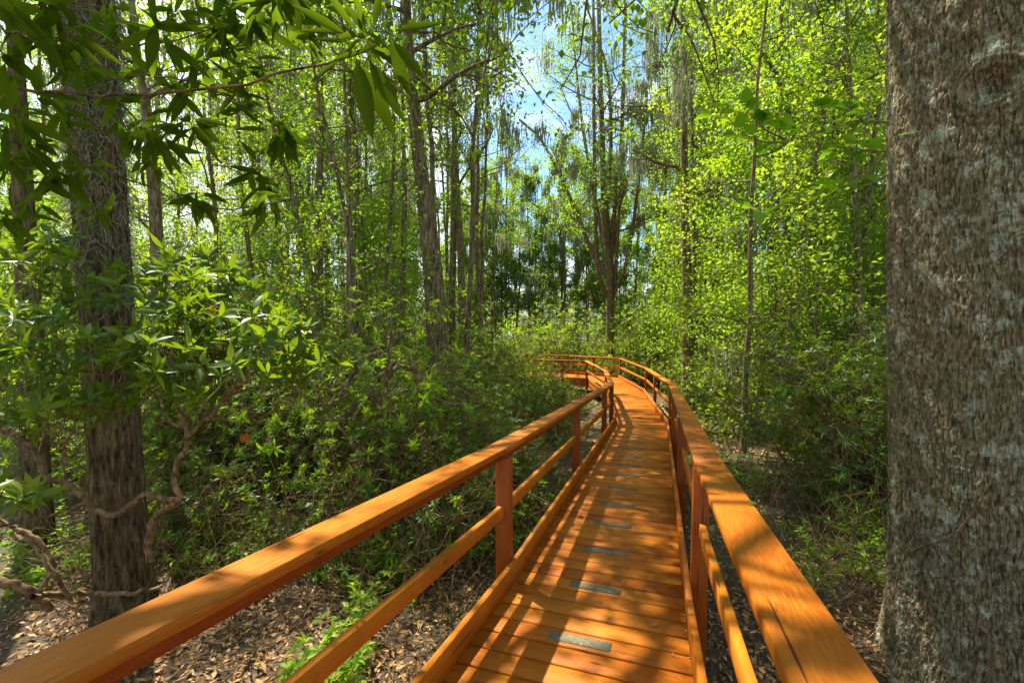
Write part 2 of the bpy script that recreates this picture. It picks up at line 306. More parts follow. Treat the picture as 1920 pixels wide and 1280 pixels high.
def simple(name, c, rough=.6, ns=None, c2=None, metal=0):
    m, n = mat(name); A = n.nodes.new; L = n.links.new
    p = A('ShaderNodeBsdfPrincipled'); p.inputs['Roughness'].default_value = rough; p.inputs['Metallic'].default_value = metal; p.inputs['Base Color'].default_value = (*c, 1)
    if ns:
        tc = A('ShaderNodeTexCoord'); t = A('ShaderNodeTexNoise'); t.inputs['Scale'].default_value = ns; t.inputs['Detail'].default_value = 3; L(tc.outputs['Object'], t.inputs['Vector'])
        r = ramp(n, [(.4, c), (.6, c2)]); L(t.outputs['Fac'], r.inputs['Fac']); L(r.outputs['Color'], p.inputs['Base Color'])
        b = A('ShaderNodeBump'); b.inputs['Distance'].default_value = .003; b.inputs['Strength'].default_value = .6; L(t.outputs['Fac'], b.inputs['Height']); L(b.outputs[0], p.inputs['Normal'])
    o = A('ShaderNodeOutputMaterial'); L(p.outputs[0], o.inputs['Surface']); return m
GRIT = simple('grit', (.10, .085, .045), .9, 150, (.24, .205, .12))
SCREW = simple('screw', (.09, .07, .05), .5, metal=.6)
WATER = simple('lake_water', (.05, .09, .12), .08)

# ------------------------------------------------------------------ ground and lake
gxs = np.concatenate([-np.geomspace(14, 320, 60)[::-1], np.linspace(-13.8, 13.8, 185), np.geomspace(14, 320, 60)])
gys = np.concatenate([np.linspace(-12, 24, 240), np.geomspace(24.3, 420, 110)])
XX, YY = np.meshgrid(gxs, gys); ZZ = ground_z(XX, YY)
g = MB(); nx_ = len(gxs); i = np.arange(len(gys)-1)[:, None]*nx_+np.arange(nx_-1)[None]
g.add(np.stack([XX, YY, ZZ], -1), np.stack([i, i+1, i+nx_+1, i+nx_], -1))
tag(g.build('ground', GROUND, smooth=True), kind='structure')
g = MB(); g.add([(-320, 42, -2.95), (320, 42, -2.95), (320, 420, -2.95), (-320, 420, -2.95)], [(0, 1, 2, 3)]); tag(g.build('lake_water', WATER), kind='structure')

# ------------------------------------------------------------------ boardwalk
def zd(y):                                               # deck height along the walk
    return np.interp(y, [-3, 10.2, 16.5, 40], [.252, -.857, -1.25, -1.33])
KL = [(-1.45, -1.0), (-.013, 2.85), (2.34, 10.2), (3.38, 15.9), (3.40, 20.3), (1.2, 21.0), (-.9, 22.0)]
KR = [(-.19, -1.38), (.978, 2.48), (3.37, 9.82), (4.95, 17.0), (5.05, 21.6), (2.9, 23.2), (.2, 24.4)]
walk = empty('boardwalk', (1.5, 5, 0)); walk.location = (0, 0, 0)
tag(walk, 'orange stained wooden boardwalk with railings curving left through the forest', 'boardwalk')
def p3(p, h=0): return V(p[0], p[1], zd(p[1])+h)
dk = MB()
gripspots = []
for s in range(len(KL)-1):
    a0, a1, b0, b1 = [np.array(q, float) for q in (KL[s], KL[s+1], KR[s], KR[s+1])]
    n = max(1, round((np.linalg.norm(a1-a0)+np.linalg.norm(b1-b0))/2/.145))
    for k in range(n):
        gap = .011/.145; t0, t1 = k/n+gap*.5/n, (k+1)/n-gap*.5/n
        t0 += rng.normal()*.0012/n/.145; 
        L0, L1, R0, R1 = a0+(a1-a0)*t0, a0+(a1-a0)*t1, b0+(b1-b0)*t0, b0+(b1-b0)*t1
        o = nrm(R0-L0)*.03; L0, L1, R0, R1 = L0-o, L1-o, R0+o, R1+o
        dz = rng.normal()*.0012
        C = [p3(L0, -.036+dz), p3(R0, -.036+dz), p3(L1, -.036+dz), p3(R1, -.036+dz), p3(L0, dz), p3(R0, dz), p3(L1, dz), p3(R1, dz)]
        hexa(dk, C, .006, dims=(np.linalg.norm(R0-L0), .14, .036))
        gripspots.append((s, k, (L0+L1)/2, (R0+R1)/2, dz, (L1-L0)/np.linalg.norm(L1-L0)))
deck = dk.build('deck', WOOD, walk)
sm = MB()
for s, k, Lm, Rm, dz, d in gripspots:
    if Lm[1] > 8: continue
    for t in (.09, .5, .91):
        for o in (-.035, .035):
            c = Lm+(Rm-Lm)*(t+rng.normal()*.004)+d*o; c = p3(c, dz+.0008); an = np.arange(6)*math.pi/3
            sm.add(np.stack([c[0]+.004*np.cos(an), c[1]+.004*np.sin(an), c[2]-zd(0)*0-.084*.004*np.sin(an)], -1), [(0, 1, 2, 3), (0, 3, 4, 5)])
sm.build('deck_screws', SCREW, deck)
# grip strips: every fourth board
j1 = [i for i, q in enumerate(gripspots) if q[2][1] > 2.45][0]
def grip(q):
    s, k, Lm, Rm, dz, d = q; m = MB(); c = Lm+(Rm-Lm)*.49; e = nrm(Rm-Lm); hl, hw = .165, .040
    pts = []
    for sx, sy in ((1, 1), (-1, 1), (-1, -1), (1, -1)):
        for t in range(4):
            an = math.atan2(sy, sx)-math.pi/4+t*math.pi/6
            pts.append(c+e*(sx*(hl-.012)+.012*math.cos(an))+d*(sy*(hw-.012)+.012*math.sin(an)))
    # each pt in polygon order
    top = [p3(q_, dz+.004) for q_ in pts]; bot = [p3(q_, dz+.0005) for q_ in pts]; nn = len(pts)
    cc = p3(c, dz+.004)
    m.add(np.array(top+bot+[cc]), [(i, (i+1) % nn, nn+(i+1) % nn, nn+i) for i in range(nn)], [(2*nn, (i+1) % nn, i) for i in range(nn)])
    return m.build('grip_strip', GRIT, deck)
gi = None
for i_, q in enumerate(gripspots):
    if q[2][1] > 2.46 and gi is None: gi = i_
for i_ in range(gi-4*4, len(gripspots), 4):
    if 0 <= i_ and gripspots[i_][2][1] < 9.5: grip(gripspots[i_])
# rail pieces follow the inner kerb line, o = distance outwards
def offset_poly(P, o, sgn):
    P = [np.array(p, float) for p in P]; out_ = []
    for i in range(len(P)):
        d0 = nrm(P[i]-P[i-1]) if i > 0 else nrm(P[1]-P[0]); d1 = nrm(P[i+1]-P[i]) if i < len(P)-1 else d0
        n0 = V(-d0[1], d0[0])*sgn; n1 = V(-d1[1], d1[0])*sgn; b = nrm(n0+n1); out_.append(P[i]+b*o/max(.3, b@n0))
    return out_
def strip_board(mb, P, sgn, o0, o1, h0, h1, i, t0=0.0, t1=1.0, g=.003, ch=.004):
    A_, B_ = offset_poly(P, o0, sgn), offset_poly(P, o1, sgn)
    def pt(Q, t): return Q[i]+(Q[i+1]-Q[i])*t
    ln = np.linalg.norm(A_[i+1]-A_[i]); e = g/ln
    a0, a1, b0, b1 = pt(A_, t0+e), pt(A_, t1-e), pt(B_, t0+e), pt(B_, t1-e)
    C = [p3(a0, h0), p3(a1, h0), p3(b0, h0), p3(b1, h0), p3(a0, h1), p3(a1, h1), p3(b0, h1), p3(b1, h1)]
    if sgn < 0: C = [C[2], C[3], C[0], C[1], C[6], C[7], C[4], C[5]]
    hexa(mb, C, ch, dims=((t1-t0)*ln, abs(o1-o0), h1-h0))
def railing(P, sgn, posts, joints, midj, kickj, label):
    r = empty('railing', (0, 0, 0), parent=walk); r['label'] = label
    def seq(nm, o0, o1, h0, h1, cuts):
        for i in range(len(P)-1):
            ys = [y for y in cuts if min(P[i][1], P[i+1][1])+.1 < y < max(P[i][1], P[i+1][1])-.1] if i < 2 else []
            ts = [0]+[(y-P[i][1])/(P[i+1][1]-P[i][1]) for y in sorted(ys)]+[1]
            for a, b in zip(ts[:-1], ts[1:]):
                m = MB(); strip_board(m, P, sgn, o0, o1, h0, h1, i, a, b); m.build(nm, WOOD_RED_SHADED if nm == 'under_rail' else WOOD, r)
    seq('handrail', .03, .17 if sgn > 0 else .185, .882, .92, joints)
    seq('under_rail', .048, .086, .842, .880, [])
    seq('mid_rail', .075, .112, .43, .515, midj)
    seq('kickboard', 0, .036, -.01, .135, kickj)
    seq('rim_joist', .0, .034, -.24, -.038, [])
    for (i, y) in posts:
        a, b = np.array(P[i], float), np.array(P[i+1], float)
        t = (y-a[1])/(b[1]-a[1]) if abs(b[1]-a[1]) > .3 and i < 4 else y
        c = a+(b-a)*t; d = nrm(b-a); nn = V(-d[1], d[0])*sgn; c = c+nn*(.038+.046)
        zt, zb = zd(c[1])+.841, float(ground_z(c[0], c[1]))-.15
        m = MB(); box(m, (c[0], c[1], (zt+zb)/2), (0, 0, 1), (*d, 0), (zt-zb)/2, .046, .046, .004, ez=(nn[0], nn[1], 0)); m.build('post', WOOD_RED_SHADED, r)
    return r
railing(KL, 1, [(0, .25), (1, 2.98), (1, 5.7), (1, 8.75), (1, 10.12), (2, 15.8), (3, 20.1), (4, .5), (5, .05), (5, .9)], [2.87, 5.4, 8.6], [5.7], [2.82, 5.9], 'left side railing with its rails and posts')
railing(KR, -1, [(0, .3), (1, 2.72), (1, 4.95), (1, 7.6), (1, 9.9), (2, 13.5), (2, 16.95), (3, 21.5), (4, .5), (5, .02), (5, .9)], [2.45, 5.3, 8.4], [2.72, 7.6], [2.35, 5.6], 'right side railing with its rails and posts')
#PART3
# ------------------------------------------------------------------ tree and shrub growers (each returns an Empty with its parts)
def walkpts(p, d, L, n, wob, up=0.0):
    pts = [np.array(p, float)]; d = nrm(np.array(d, float))
    for k in range(n):
        d = nrm(d+rng.normal(size=3)*wob+V(0, 0, up)); pts.append(pts[-1]+d*L/n)
    return np.array(pts), d
def limb(tb, tips, p, d, L, r, depth, wob=.13, up=.03, subs=5, tipn=3, kk=5, drop=.62):
    n = 6 if depth > 0 else 4
    pts, dd = walkpts(p, d, L, n, wob, up); rad = np.linspace(r, max(.0025, r*.35), n+1)
    tube(tb, pts, rad, kk if r > .02 else 3)
    if depth == 0:
        for t in np.linspace(.3, 1, tipn):
            x = t*n; i_ = min(n-1, int(x)); tips.append((pts[i_]+(pts[i_+1]-pts[i_])*(x-i_), nrm(pts[i_+1]-pts[i_])))
        return
    for k in range(subs):
        t = rng.uniform(.3, 1); x = t*n; i_ = min(n-1, int(x)); q = pts[i_]+(pts[i_+1]-pts[i_])*(x-i_); ax = nrm(pts[i_+1]-pts[i_])
        side = nrm(np.cross(ax, rng.normal(size=3))); an = rng.uniform(.5, 1.05); nd = ax*math.cos(an)+side*math.sin(an)
        limb(tb, tips, q, nd, L*drop*rng.uniform(.6, 1.15), rad[i_]*.6, depth-1, wob*1.2, up, max(3, subs-1), tipn, kk, drop)
def scatter(lb, tips, per, spread, L, T=T_FAR, wl=.6, droop=.15, dens=1.0, clump=.35):
    P = np.array([t[0] for t in tips]); A = np.array([t[1] for t in tips])
    keep = rng.random(len(P)) < dens; P, A = P[keep], A[keep]
    base = fbm(P*1.1, 2, int(rng.integers(99)))                       # clumps differ in leaf age
    PP = np.repeat(P, per, 0)+rng.normal(size=(len(P)*per, 3))*spread*V(1, 1, .7); AA = np.repeat(A, per, 0)
    D = nrm(AA*.5+rng.normal(size=AA.shape)*.8+V(0, 0, -.15))
    a = np.clip(np.repeat((base-.5)*1.2+.45, per)+rng.normal(size=len(PP))*.22, 0, 1)
    leaves(lb, PP, D, unorm(len(PP), .55), L*rng.uniform(.6, 1.25, len(PP)), L*wl*rng.uniform(.7, 1.2, len(PP)), T, droop, a)
def mossy(mb, spots, n=26, L=.8, spr=.16, wd=.012):
    """hanging beards: crossed wavy ribbons"""
    for p in spots:
        Lc = L*rng.uniform(.35, 1.3)
        for k in range(n):
            q = p+V(rng.normal()*spr, rng.normal()*spr, rng.uniform(-.05, .1)); l = Lc*rng.uniform(.3, 1.0)*math.exp(-abs(rng.normal())*.35); m = 6
            z = -np.linspace(0, l, m); ph = rng.random(2)*6.28; am = .025
            c = np.stack([q[0]+am*np.sin(z*9+ph[0])+rng.normal(size=m)*.006, q[1]+am*np.cos(z*8+ph[1])+rng.normal(size=m)*.006, q[2]+z], 1)
            wv = wd*np.array([.7, 1.4, 1.3, 1.1, .8, .15]); an = rng.random()*3.14; s = V(math.cos(an), math.sin(an), 0)
            v = np.concatenate([c-s*wv[:, None], c+s*wv[:, None]]); mb.add(v, [(i_, i_+1, m+i_+1, m+i_) for i_ in range(m-1)], None, rng.random())
def trunk_line(H, lean=(0, 0), n=16, wob=.06, base=(0, 0, 0)):
    t = np.linspace(0, 1, n); o = np.cumsum(rng.normal(size=(n, 2))*wob, 0)*t[:, None]**.5
    return np.stack([base[0]+lean[0]*t*H+o[:, 0], base[1]+lean[1]*t*H+o[:, 1], base[2]-.3+t*(H+.3)], 1)
def tall_tree(name, H=16, r=.11, h0=.35, limbs=18, LL=2.6, leafL=.10, per=9, mat=LIME, lean=(0, 0), moss=0, bark=BARK_TREE, depth=2, subs=5, spread=.16, dens=1, low=6, T=T_FAR, kk=7, pts=None, azbias=None, upl=.35, mossn=26, mossl=1.0, mossw=.012):
    root = empty(name); tb, lb = MB(), MB(); tips = []
    P = trunk_line(H, lean) if pts is None else np.asarray(pts, float)
    H = P[-1][2]; t = np.linspace(0, 1, len(P)); rad = r*(1-.8*t)+r*.35*np.exp(-t*30); tube(tb, P, rad, kk)
    def on(tt):
        x = tt*(len(P)-1); i_ = min(len(P)-2, int(x)); return P[i_]+(P[i_+1]-P[i_])*(x-i_), rad[i_]
    for k in range(limbs):
        tt = h0+(1-h0)*(k+rng.random())/limbs; q, rr = on(min(tt, .99)); az = k*2.4+rng.normal()*.5
        if azbias is not None and rng.random() < .5: az = azbias+rng.normal()*.7
        L = LL*(1.15-.65*tt)*rng.uniform(.7, 1.25); limb(tb, tips, q, (math.cos(az), math.sin(az), upl+rng.normal()*.25), L, rr*.5, depth-1 if depth > 1 else 1, subs=subs)
    nl = len(tips)
    for k in range(low):                                            # small leafy shoots low on the stem
        q, rr = on(rng.uniform(.06, h0)); az = rng.random()*6.28; limb(tb, tips, q, (math.cos(az), math.sin(az), .3), rng.uniform(.5, 1.3), .012, 1, subs=3)
    limb(tb, tips, P[-1], (0, 0, 1), LL*.5, rad[-1], 1, subs=subs)
    tb.build('trunk', bark, root, smooth=True)
    scatter(lb, tips, per, spread, leafL, T, dens=dens); lb.build('crown', mat, root)
    if moss:
        mm = MB(); ii = rng.integers(0, nl, moss); mossy(mm, [tips[j][0]-V(0, 0, .02) for j in ii], mossn, mossl, wd=mossw); tag(mm.build('hanging_moss', MOSS, root), kind='stuff')
    return root
def shrub(name, h=2.2, w_=1.3, stems=7, nw=260, leafL=.11, mat=GLOSS, T=T_MID, per=8, bark=BARK_STEM, wl=.28, ang=(45, 85), droop=.2, subs=5, layered=.5):
    """many-stemmed evergreen: whorls of narrow leaves at the twig ends"""
    root = empty(name); tb, lb = MB(), MB(); tips = []
    for k in range(stems):
        az = k*6.283/stems+rng.normal()*.5; out_ = rng.uniform(.15, .75)
        pts, d = walkpts((rng.normal()*.12, rng.normal()*.12, -.1), (math.cos(az)*out_, math.sin(az)*out_, 1), h*rng.uniform(.6, 1.0), 7, .16, .02)
        tube(tb, pts, np.linspace(.022, .008, 8), 5)
        for j in range(1, 8):
            for m in range(2):
                a2 = rng.random()*6.28; limb(tb, tips, pts[j], (math.cos(a2)+math.cos(az)*.5, math.sin(a2)+math.sin(az)*.5, rng.uniform(-.1, .8)), w_*rng.uniform(.3, .6), .007, 1, subs=subs, tipn=2)
    tb.build('stems', bark, root, smooth=True)
    ii = rng.permutation(len(tips))[:nw]; P = np.array([tips[j][0] for j in ii]); A = np.array([tips[j][1] for j in ii])+V(0, 0, .5)
    base = fbm(P*1.6, 2, int(rng.integers(99)))
    whorls(lb, P, A, per, leafL, ang, T, wl, droop, a0=np.clip((base-.5)*1.3+.45, 0, 1)[:, None])
    lb.build('foliage', mat, root)
    return root
# ------------------------------------------------------------------ the big trunks near the walk
def big_trunk(mb, base, H, rb, rt, flare, nz_, nk, ridges, amp, seed, lean=(0, 0), knots=(), z0=-.4):
    z = z0+(H-z0)*np.linspace(0, 1, nz_)**1.25; an = np.linspace(0, 2*np.pi, nk, endpoint=False); Z, A_ = np.meshgrid(z, an, indexing='ij')
    t = np.clip(Z/H, 0, 1); r = rb+(rt-rb)*t+flare*np.exp(-np.clip(Z, 0, 9)/.28)*(1+.35*np.sin(A_*5+seed)+.2*np.sin(A_*9))
    for kz, ka, ks in knots:                                        # swollen rings round old branch scars
        dz = (Z-kz)/ks; da = ((A_-ka+np.pi) % (2*np.pi)-np.pi)*rb/ks; q = np.sqrt(dz**2+da**2); q = q*(.75+.5*fbm(np.stack([np.cos(A_)*6, np.sin(A_)*6, Z*5], -1), 3, 31)); kk_ = ks/.12; r = r+1.5*kk_**4*(.022*np.exp(-(q-1)**2*3)-.035*np.exp(-q*q*5)+.005*np.sin(q*19)*np.exp(-q*q*.35))
    X_, Y_ = np.cos(A_)*rb, np.sin(A_)*rb; tw_ = fbm(np.stack([X_*4, Y_*4, Z*2.2], -1), 2, seed)-.5
    X_ = X_+tw_*.09*np.sin(A_); Y_ = Y_-tw_*.09*np.cos(A_)
    n1 = fbm(np.stack([X_*ridges, Y_*ridges, Z*ridges*.12], -1), 3, seed+3)-.5; n2 = fbm(np.stack([X_*ridges*2.3, Y_*ridges*2.3, Z*ridges*.65], -1), 3, seed+9)-.5
    rid = np.minimum(np.abs(n1)*9, 1)**.8; rid2 = np.minimum(np.abs(n2)*8, 1)
    d = amp*(rid-.6)+amp*.45*(rid2-.6)+amp*1.0*n2+amp*.5*(noise(np.stack([X_*ridges*5, Y_*ridges*5, Z*ridges*2.4], -1), seed+13)-.5)+.02*(fbm(np.stack([X_*3, Y_*3, Z*1.3], -1), 2, seed+21)-.5)
    r = r+d
    v = np.stack([base[0]+lean[0]*Z+r*np.cos(A_), base[1]+lean[1]*Z+r*np.sin(A_), base[2]+Z], -1)
    i = np.arange(nz_-1)[:, None]*nk; j = np.arange(nk)[None]; j2 = (j+1) % nk
    q = np.stack([i+j, i+j2, i+nk+j2, i+nk+j], -1).reshape(-1, 4); mb.add(v.reshape(-1, 3), q, None, rid.ravel())
def crown_at(root, base, hs, dirs, LL, leafL, mat, per, bark, depth=2, r=.05, subs=6, dens=1, spread=.2, up=.03, T=T_FAR, lean=(0, 0)):
    tb, lb = MB(), MB(); tips = []
    for h, az in zip(hs, dirs):
        limb(tb, tips, V(base[0]+lean[0]*h, base[1]+lean[1]*h, base[2]+h), (math.cos(az), math.sin(az), .25), LL*rng.uniform(.75, 1.2), r, depth, subs=subs, up=up)
    tb.build('limb', bark, root, smooth=True); scatter(lb, tips, per, spread, leafL, T, dens=dens); lb.build('crown', mat, root); return tips
# right: huge furrowed trunk
rb_ = (3.03, 2.62, 0); gz = float(ground_z(rb_[0], rb_[1])); t = empty('old_oak_tree', (0, 0, 0))
tag(t, 'huge grey brown furrowed trunk with a knot, close beside the right railing', 'tree')
def on_right(px, py, rr, cx=rb_[0]):      # a spot on the front of that trunk
    d = ray(px, py); a = d[0]**2+d[1]**2; b = -2*(d[0]*cx+d[1]*rb_[1]); c = cx*cx+rb_[1]**2-rr*rr; s_ = (-b-math.sqrt(max(0, b*b-4*a*c)))/(2*a); return V(0, 0, CAMZ)+d*s_
KN = []
for px, py, ks in ((1862, 160, .12), (1815, 30, .085)):
    q_ = on_right(px, py, .58, rb_[0]-.16); KN.append((q_[2]-gz, math.atan2(q_[1]-rb_[1], q_[0]-(rb_[0]-.16)) % (2*math.pi), ks))
m = MB(); big_trunk(m, (rb_[0], rb_[1], gz), 7.5, .585, .58, .08, 1000, 1250, 52, .0165, 4, lean=(-.045, 0), knots=KN)
m.build('trunk', BARK_BIG, t, smooth=True)
crown_at(t, (rb_[0], rb_[1], gz), [5.8, 6.2, 6.6, 7, 7.4, 6.9, 7.3], [2.3, 1.9, 2.7, 2.1, 3.0, 1.6, 2.5], 4.8, .13, GREEN, 7, BARK_TREE, 2, .11, 6)
vn = MB(); zz = np.linspace(0, 1, 40)
tube(vn, curve([on_right(x, y, .60+(.04 if y > 1080 else .02), rb_[0]-.04) for x, y in ((1672, 1130), (1690, 1060), (1712, 1030), (1760, 1015), (1800, 990), (1830, 950), (1860, 900))], 30), .006, 6); vn.build('creeper_vine', BARK_STEM, t, smooth=True)
# left: straight dark trunk bearded with lichen
lb_ = (gx(212, 3.55), 3.55); gz = float(ground_z(*lb_)); t = empty('bearded_tree', (0, 0, 0))
tag(t, 'straight dark trunk bearded with grey lichen near the top, left of the railing', 'tree')
m = MB(); big_trunk(m, (lb_[0], lb_[1], gz), 9, .168, .15, .05, 700, 460, 50, .010, 11, lean=(-.018, 0)); m.build('trunk', BARK_DARK, t, smooth=True)
crown_at(t, (lb_[0], lb_[1], gz), [7.0, 7.4, 7.8, 8.1, 8.4, 8.7, 8.9], [1.25, .9, 1.45, 1.1, 1.3, .6, 1.0], 5.2, .13, GREEN, 7, BARK_TREE, 2, .07, 6)
mm = MB()
for k in range(2600):                                                # lichen beard: short curly threads all round the upper stem
    h = 2.2+3.0*rng.beta(2.2, 1.4); an = rng.random()*6.28; rr = .165+rng.random()*.02
    q = V(lb_[0]-.018*h+rr*math.cos(an), lb_[1]+rr*math.sin(an), gz+h); n_ = 6; c = [q]; d = V(math.cos(an)*.6, math.sin(an)*.6, -1)
    for _ in range(n_): d = nrm(d+rng.normal(size=3)*.7+V(math.cos(an)*.05, math.sin(an)*.05, -.35)); c.append(c[-1]+d*rng.uniform(.012, .03))
    c = np.array(c); wv = .0034; s = nrm(np.cross(c[-1]-c[0], rng.normal(size=3)))
    mm.add(np.concatenate([c-s*wv, c+s*wv]), [(i_, i_+1, n_+2+i_, n_+1+i_) for i_ in range(n_)], None, rng.random())
tag(mm.build('lichen_beard', MOSS, t), kind='stuff')

# ------------------------------------------------------------------ mid-distance trees that can be told apart, each on its own stem line
def stem_line(ctrl, Y, H=None, n=18):
    """ctrl: places on the photograph from foot to top at depth Y; carried on upwards to height H"""
    P = [at(x, y, Y+(dy[0] if (dy := c[2:]) else 0)) for c in ctrl for x, y in [c[:2]]]
    z0 = float(ground_z(P[0][0], P[0][1]))-.2; P[0] = P[0].copy()
    if P[0][2] > z0+.3: d = P[1]-P[0]; P = [P[0]+V(-d[0]/d[2]*(P[0][2]-z0)*.6, 0, z0-P[0][2])]+P
    if H and P[-1][2] < H: d = nrm(P[-1]-P[-2]); d = nrm(d*.6+V(0, 0, .4)); P.append(P[-1]+d*(H-P[-1][2])/d[2])
    return curve(P, n)
def hero_tree(name, label, ctrl, Y, r, H, cat='tree', **kw):
    t = tall_tree(name, r=r, pts=stem_line(ctrl, Y, H), **kw); tag(t, label, cat); return t
hero_tree('ivy_clad_tree', 'grey trunk leaning slightly left with small ivy leaves, left of the sky gap', [(818, 600), (808, 480), (790, 330), (772, 170), (762, 0)], 9.0, .24, 13, h0=.62, limbs=14, LL=2.8, low=0, per=9, kk=10, mat=LIME, depth=3, subs=4)
t = bpy.data.objects['ivy_clad_tree']; iv = MB(); P = stem_line([(818, 600), (808, 480), (790, 330), (772, 170), (762, 0)], 9.0, 13, 60)
for k in range(700):
    i_ = rng.integers(4, 44); an = rng.random()*6.28; dd = V(math.cos(an), math.sin(an), 0); rr = .2*(1-i_/80)
    leaves(iv, P[i_]+dd*(rr+.02)+V(0, 0, rng.normal()*.15), dd+V(0, 0, -.6)+rng.normal(size=3)*.3, dd+V(0, 0, .3), .06, .05, T_FAR)
iv.build('ivy', GREEN, t)
hero_tree('forked_pale_tree', 'slim pale tree forking against the white cloud in the central sky gap', [(866, 560), (862, 430), (852, 260), (850, 130), (846, 20)], 13.5, .125, 15, h0=.40, limbs=16, LL=2.4, low=3, moss=16, per=11, subs=5, dens=1, mat=YELL, spread=.2)
hero_tree('twin_stem_tree', 'thin dark sapling in front of a hazy thicket, left stem of a close pair', [(672, 760), (655, 560), (652, 430), (618, 260), (590, 140)], 7.5, .06, 9, h0=.35, limbs=12, LL=1.5, leafL=.08, per=7, moss=0)
hero_tree('twin_stem_tree', 'thin dark sapling rising straight, right stem of a close pair', [(680, 740), (664, 560), (656, 400), (648, 200), (640, 0)], 8.2, .06, 10, h0=.4, limbs=12, LL=1.5, leafL=.08, per=7, moss=0)
hero_tree('leaning_dark_tree', 'dark bare stem leaning left between the lichen trunk and the sapling pair', [(606, 620), (590, 540), (566, 450), (540, 330), (500, 180)], 10.5, .10, 12, h0=.5, limbs=10, LL=2.2, per=8)
hero_tree('thin_grey_tree', 'thin grey bearded stem just right behind the lichen covered trunk', [(300, 640), (292, 420), (275, 220), (250, 40)], 6.2, .115, 10, h0=.62, limbs=8, LL=2.0, per=8, moss=3)
hero_tree('rough_bark_tree', 'broad brown rough trunk at the far left edge behind crooked dead stems', [(75, 1080), (66, 900), (58, 640), (40, 300), (24, 0)], 4.7, .15, 8, h0=.85, limbs=5, LL=2.0, low=0, per=6, bark=BARK_DARK, kk=16)
# the many-stemmed tree above the bend of the walk
def multi_tree():
    root = empty('many_stemmed_tree'); tag(root, 'many-stemmed mossy tree fanning out right behind the bend of the boardwalk', 'tree')
    tb, lb, mm = MB(), MB(), MB(); tips = []
    stems = [([(1144, 672), (1143, 600), (1142, 510), (1132, 420), (1128, 300), (1122, 120), (1118, -40)], .20), ([(1142, 520), (1118, 480), (1096, 420), (1062, 330), (1020, 240), (975, 190)], .13),
             ([(1142, 510), (1150, 420), (1165, 300), (1172, 150), (1178, 0)], .12), ([(1142, 500), (1140, 380), (1148, 240), (1140, 120), (1104, 0)], .11), ([(1143, 505), (1160, 420), (1182, 330), (1215, 260), (1262, 180)], .09),
             ([(1142, 515), (1124, 400), (1100, 250), (1085, 100), (1078, -30)], .10), ([(1140, 560), (1116, 500), (1106, 300), (1100, 100), (1096, -30)], .10), ([(1148, 560), (1172, 480), (1190, 300), (1200, 100), (1204, -30)], .09), ([(1152, 540), (1156, 400), (1158, 200), (1160, -20)], .09)]
    for c, r in stems:
        r *= 1.3; P = curve([at(x, y, 26.2) for x, y in c], 16); P[:, 1] += np.linspace(0, rng.normal()*1.5, 16); tube(tb, P, np.linspace(r, r*.4, 16), 8)
        for k in range(9):
            i_ = int(rng.integers(5, 16)); az = rng.random()*6.28; limb(tb, tips, P[i_], (math.cos(az), math.sin(az), .4), rng.uniform(1.6, 3.6), r*.3, 1, subs=6)
    tb.build('trunk', BARK_TREE, root, smooth=True); scatter(lb, tips, 13, .28, .14, T_FAR, dens=.9); lb.build('crown', LIME, root)
    mossy(mm, [tips[j][0] for j in rng.integers(0, len(tips), 95)], 30, 1.9, .2, .018); tag(mm.build('hanging_moss', MOSS, root), kind='stuff')
multi_tree()
hero_tree('straight_dark_tree', 'tall straight dark trunk right of the many-stemmed tree, thicker of two', [(1288, 560), (1284, 400), (1282, 200), (1280, 0)], 15, .20, 16, h0=.4, limbs=14, LL=2.6, moss=26, per=8, dens=.7, mossl=1.5)
hero_tree('straight_slim_tree', 'slim straight trunk touching the right side of the thick dark trunk', [(1303, 560), (1300, 400), (1297, 200), (1296, 0)], 15.6, .09, 16, h0=.4, limbs=12, LL=2.2, moss=14, per=7, dens=.7, mossl=1.4)
hero_tree('curved_limb_tree', 'curving mossy trunk bending left at the top, between sky gap and huge trunk', [(1530, 560), (1515, 400), (1490, 250), (1450, 130), (1395, 60), (1360, 20)], 10.5, .10, None, h0=.35, limbs=14, LL=2.2, moss=6, per=9)
hero_tree('spotted_pale_tree', 'pale spotted trunk rising high beside the huge furrowed trunk', [(1612, 560), (1604, 400), (1596, 200), (1588, 0)], 8.8, .085, 12, h0=.4, limbs=12, LL=1.9, per=8, leafL=.085)
hero_tree('forked_dark_tree', 'dark trunk with drooping side branches above the maple-like sprig', [(1500, 470), (1530, 300), (1548, 180), (1545, 60), (1530, -30)], 9.5, .075, 11, h0=.45, limbs=10, LL=1.9, per=8, leafL=.085)

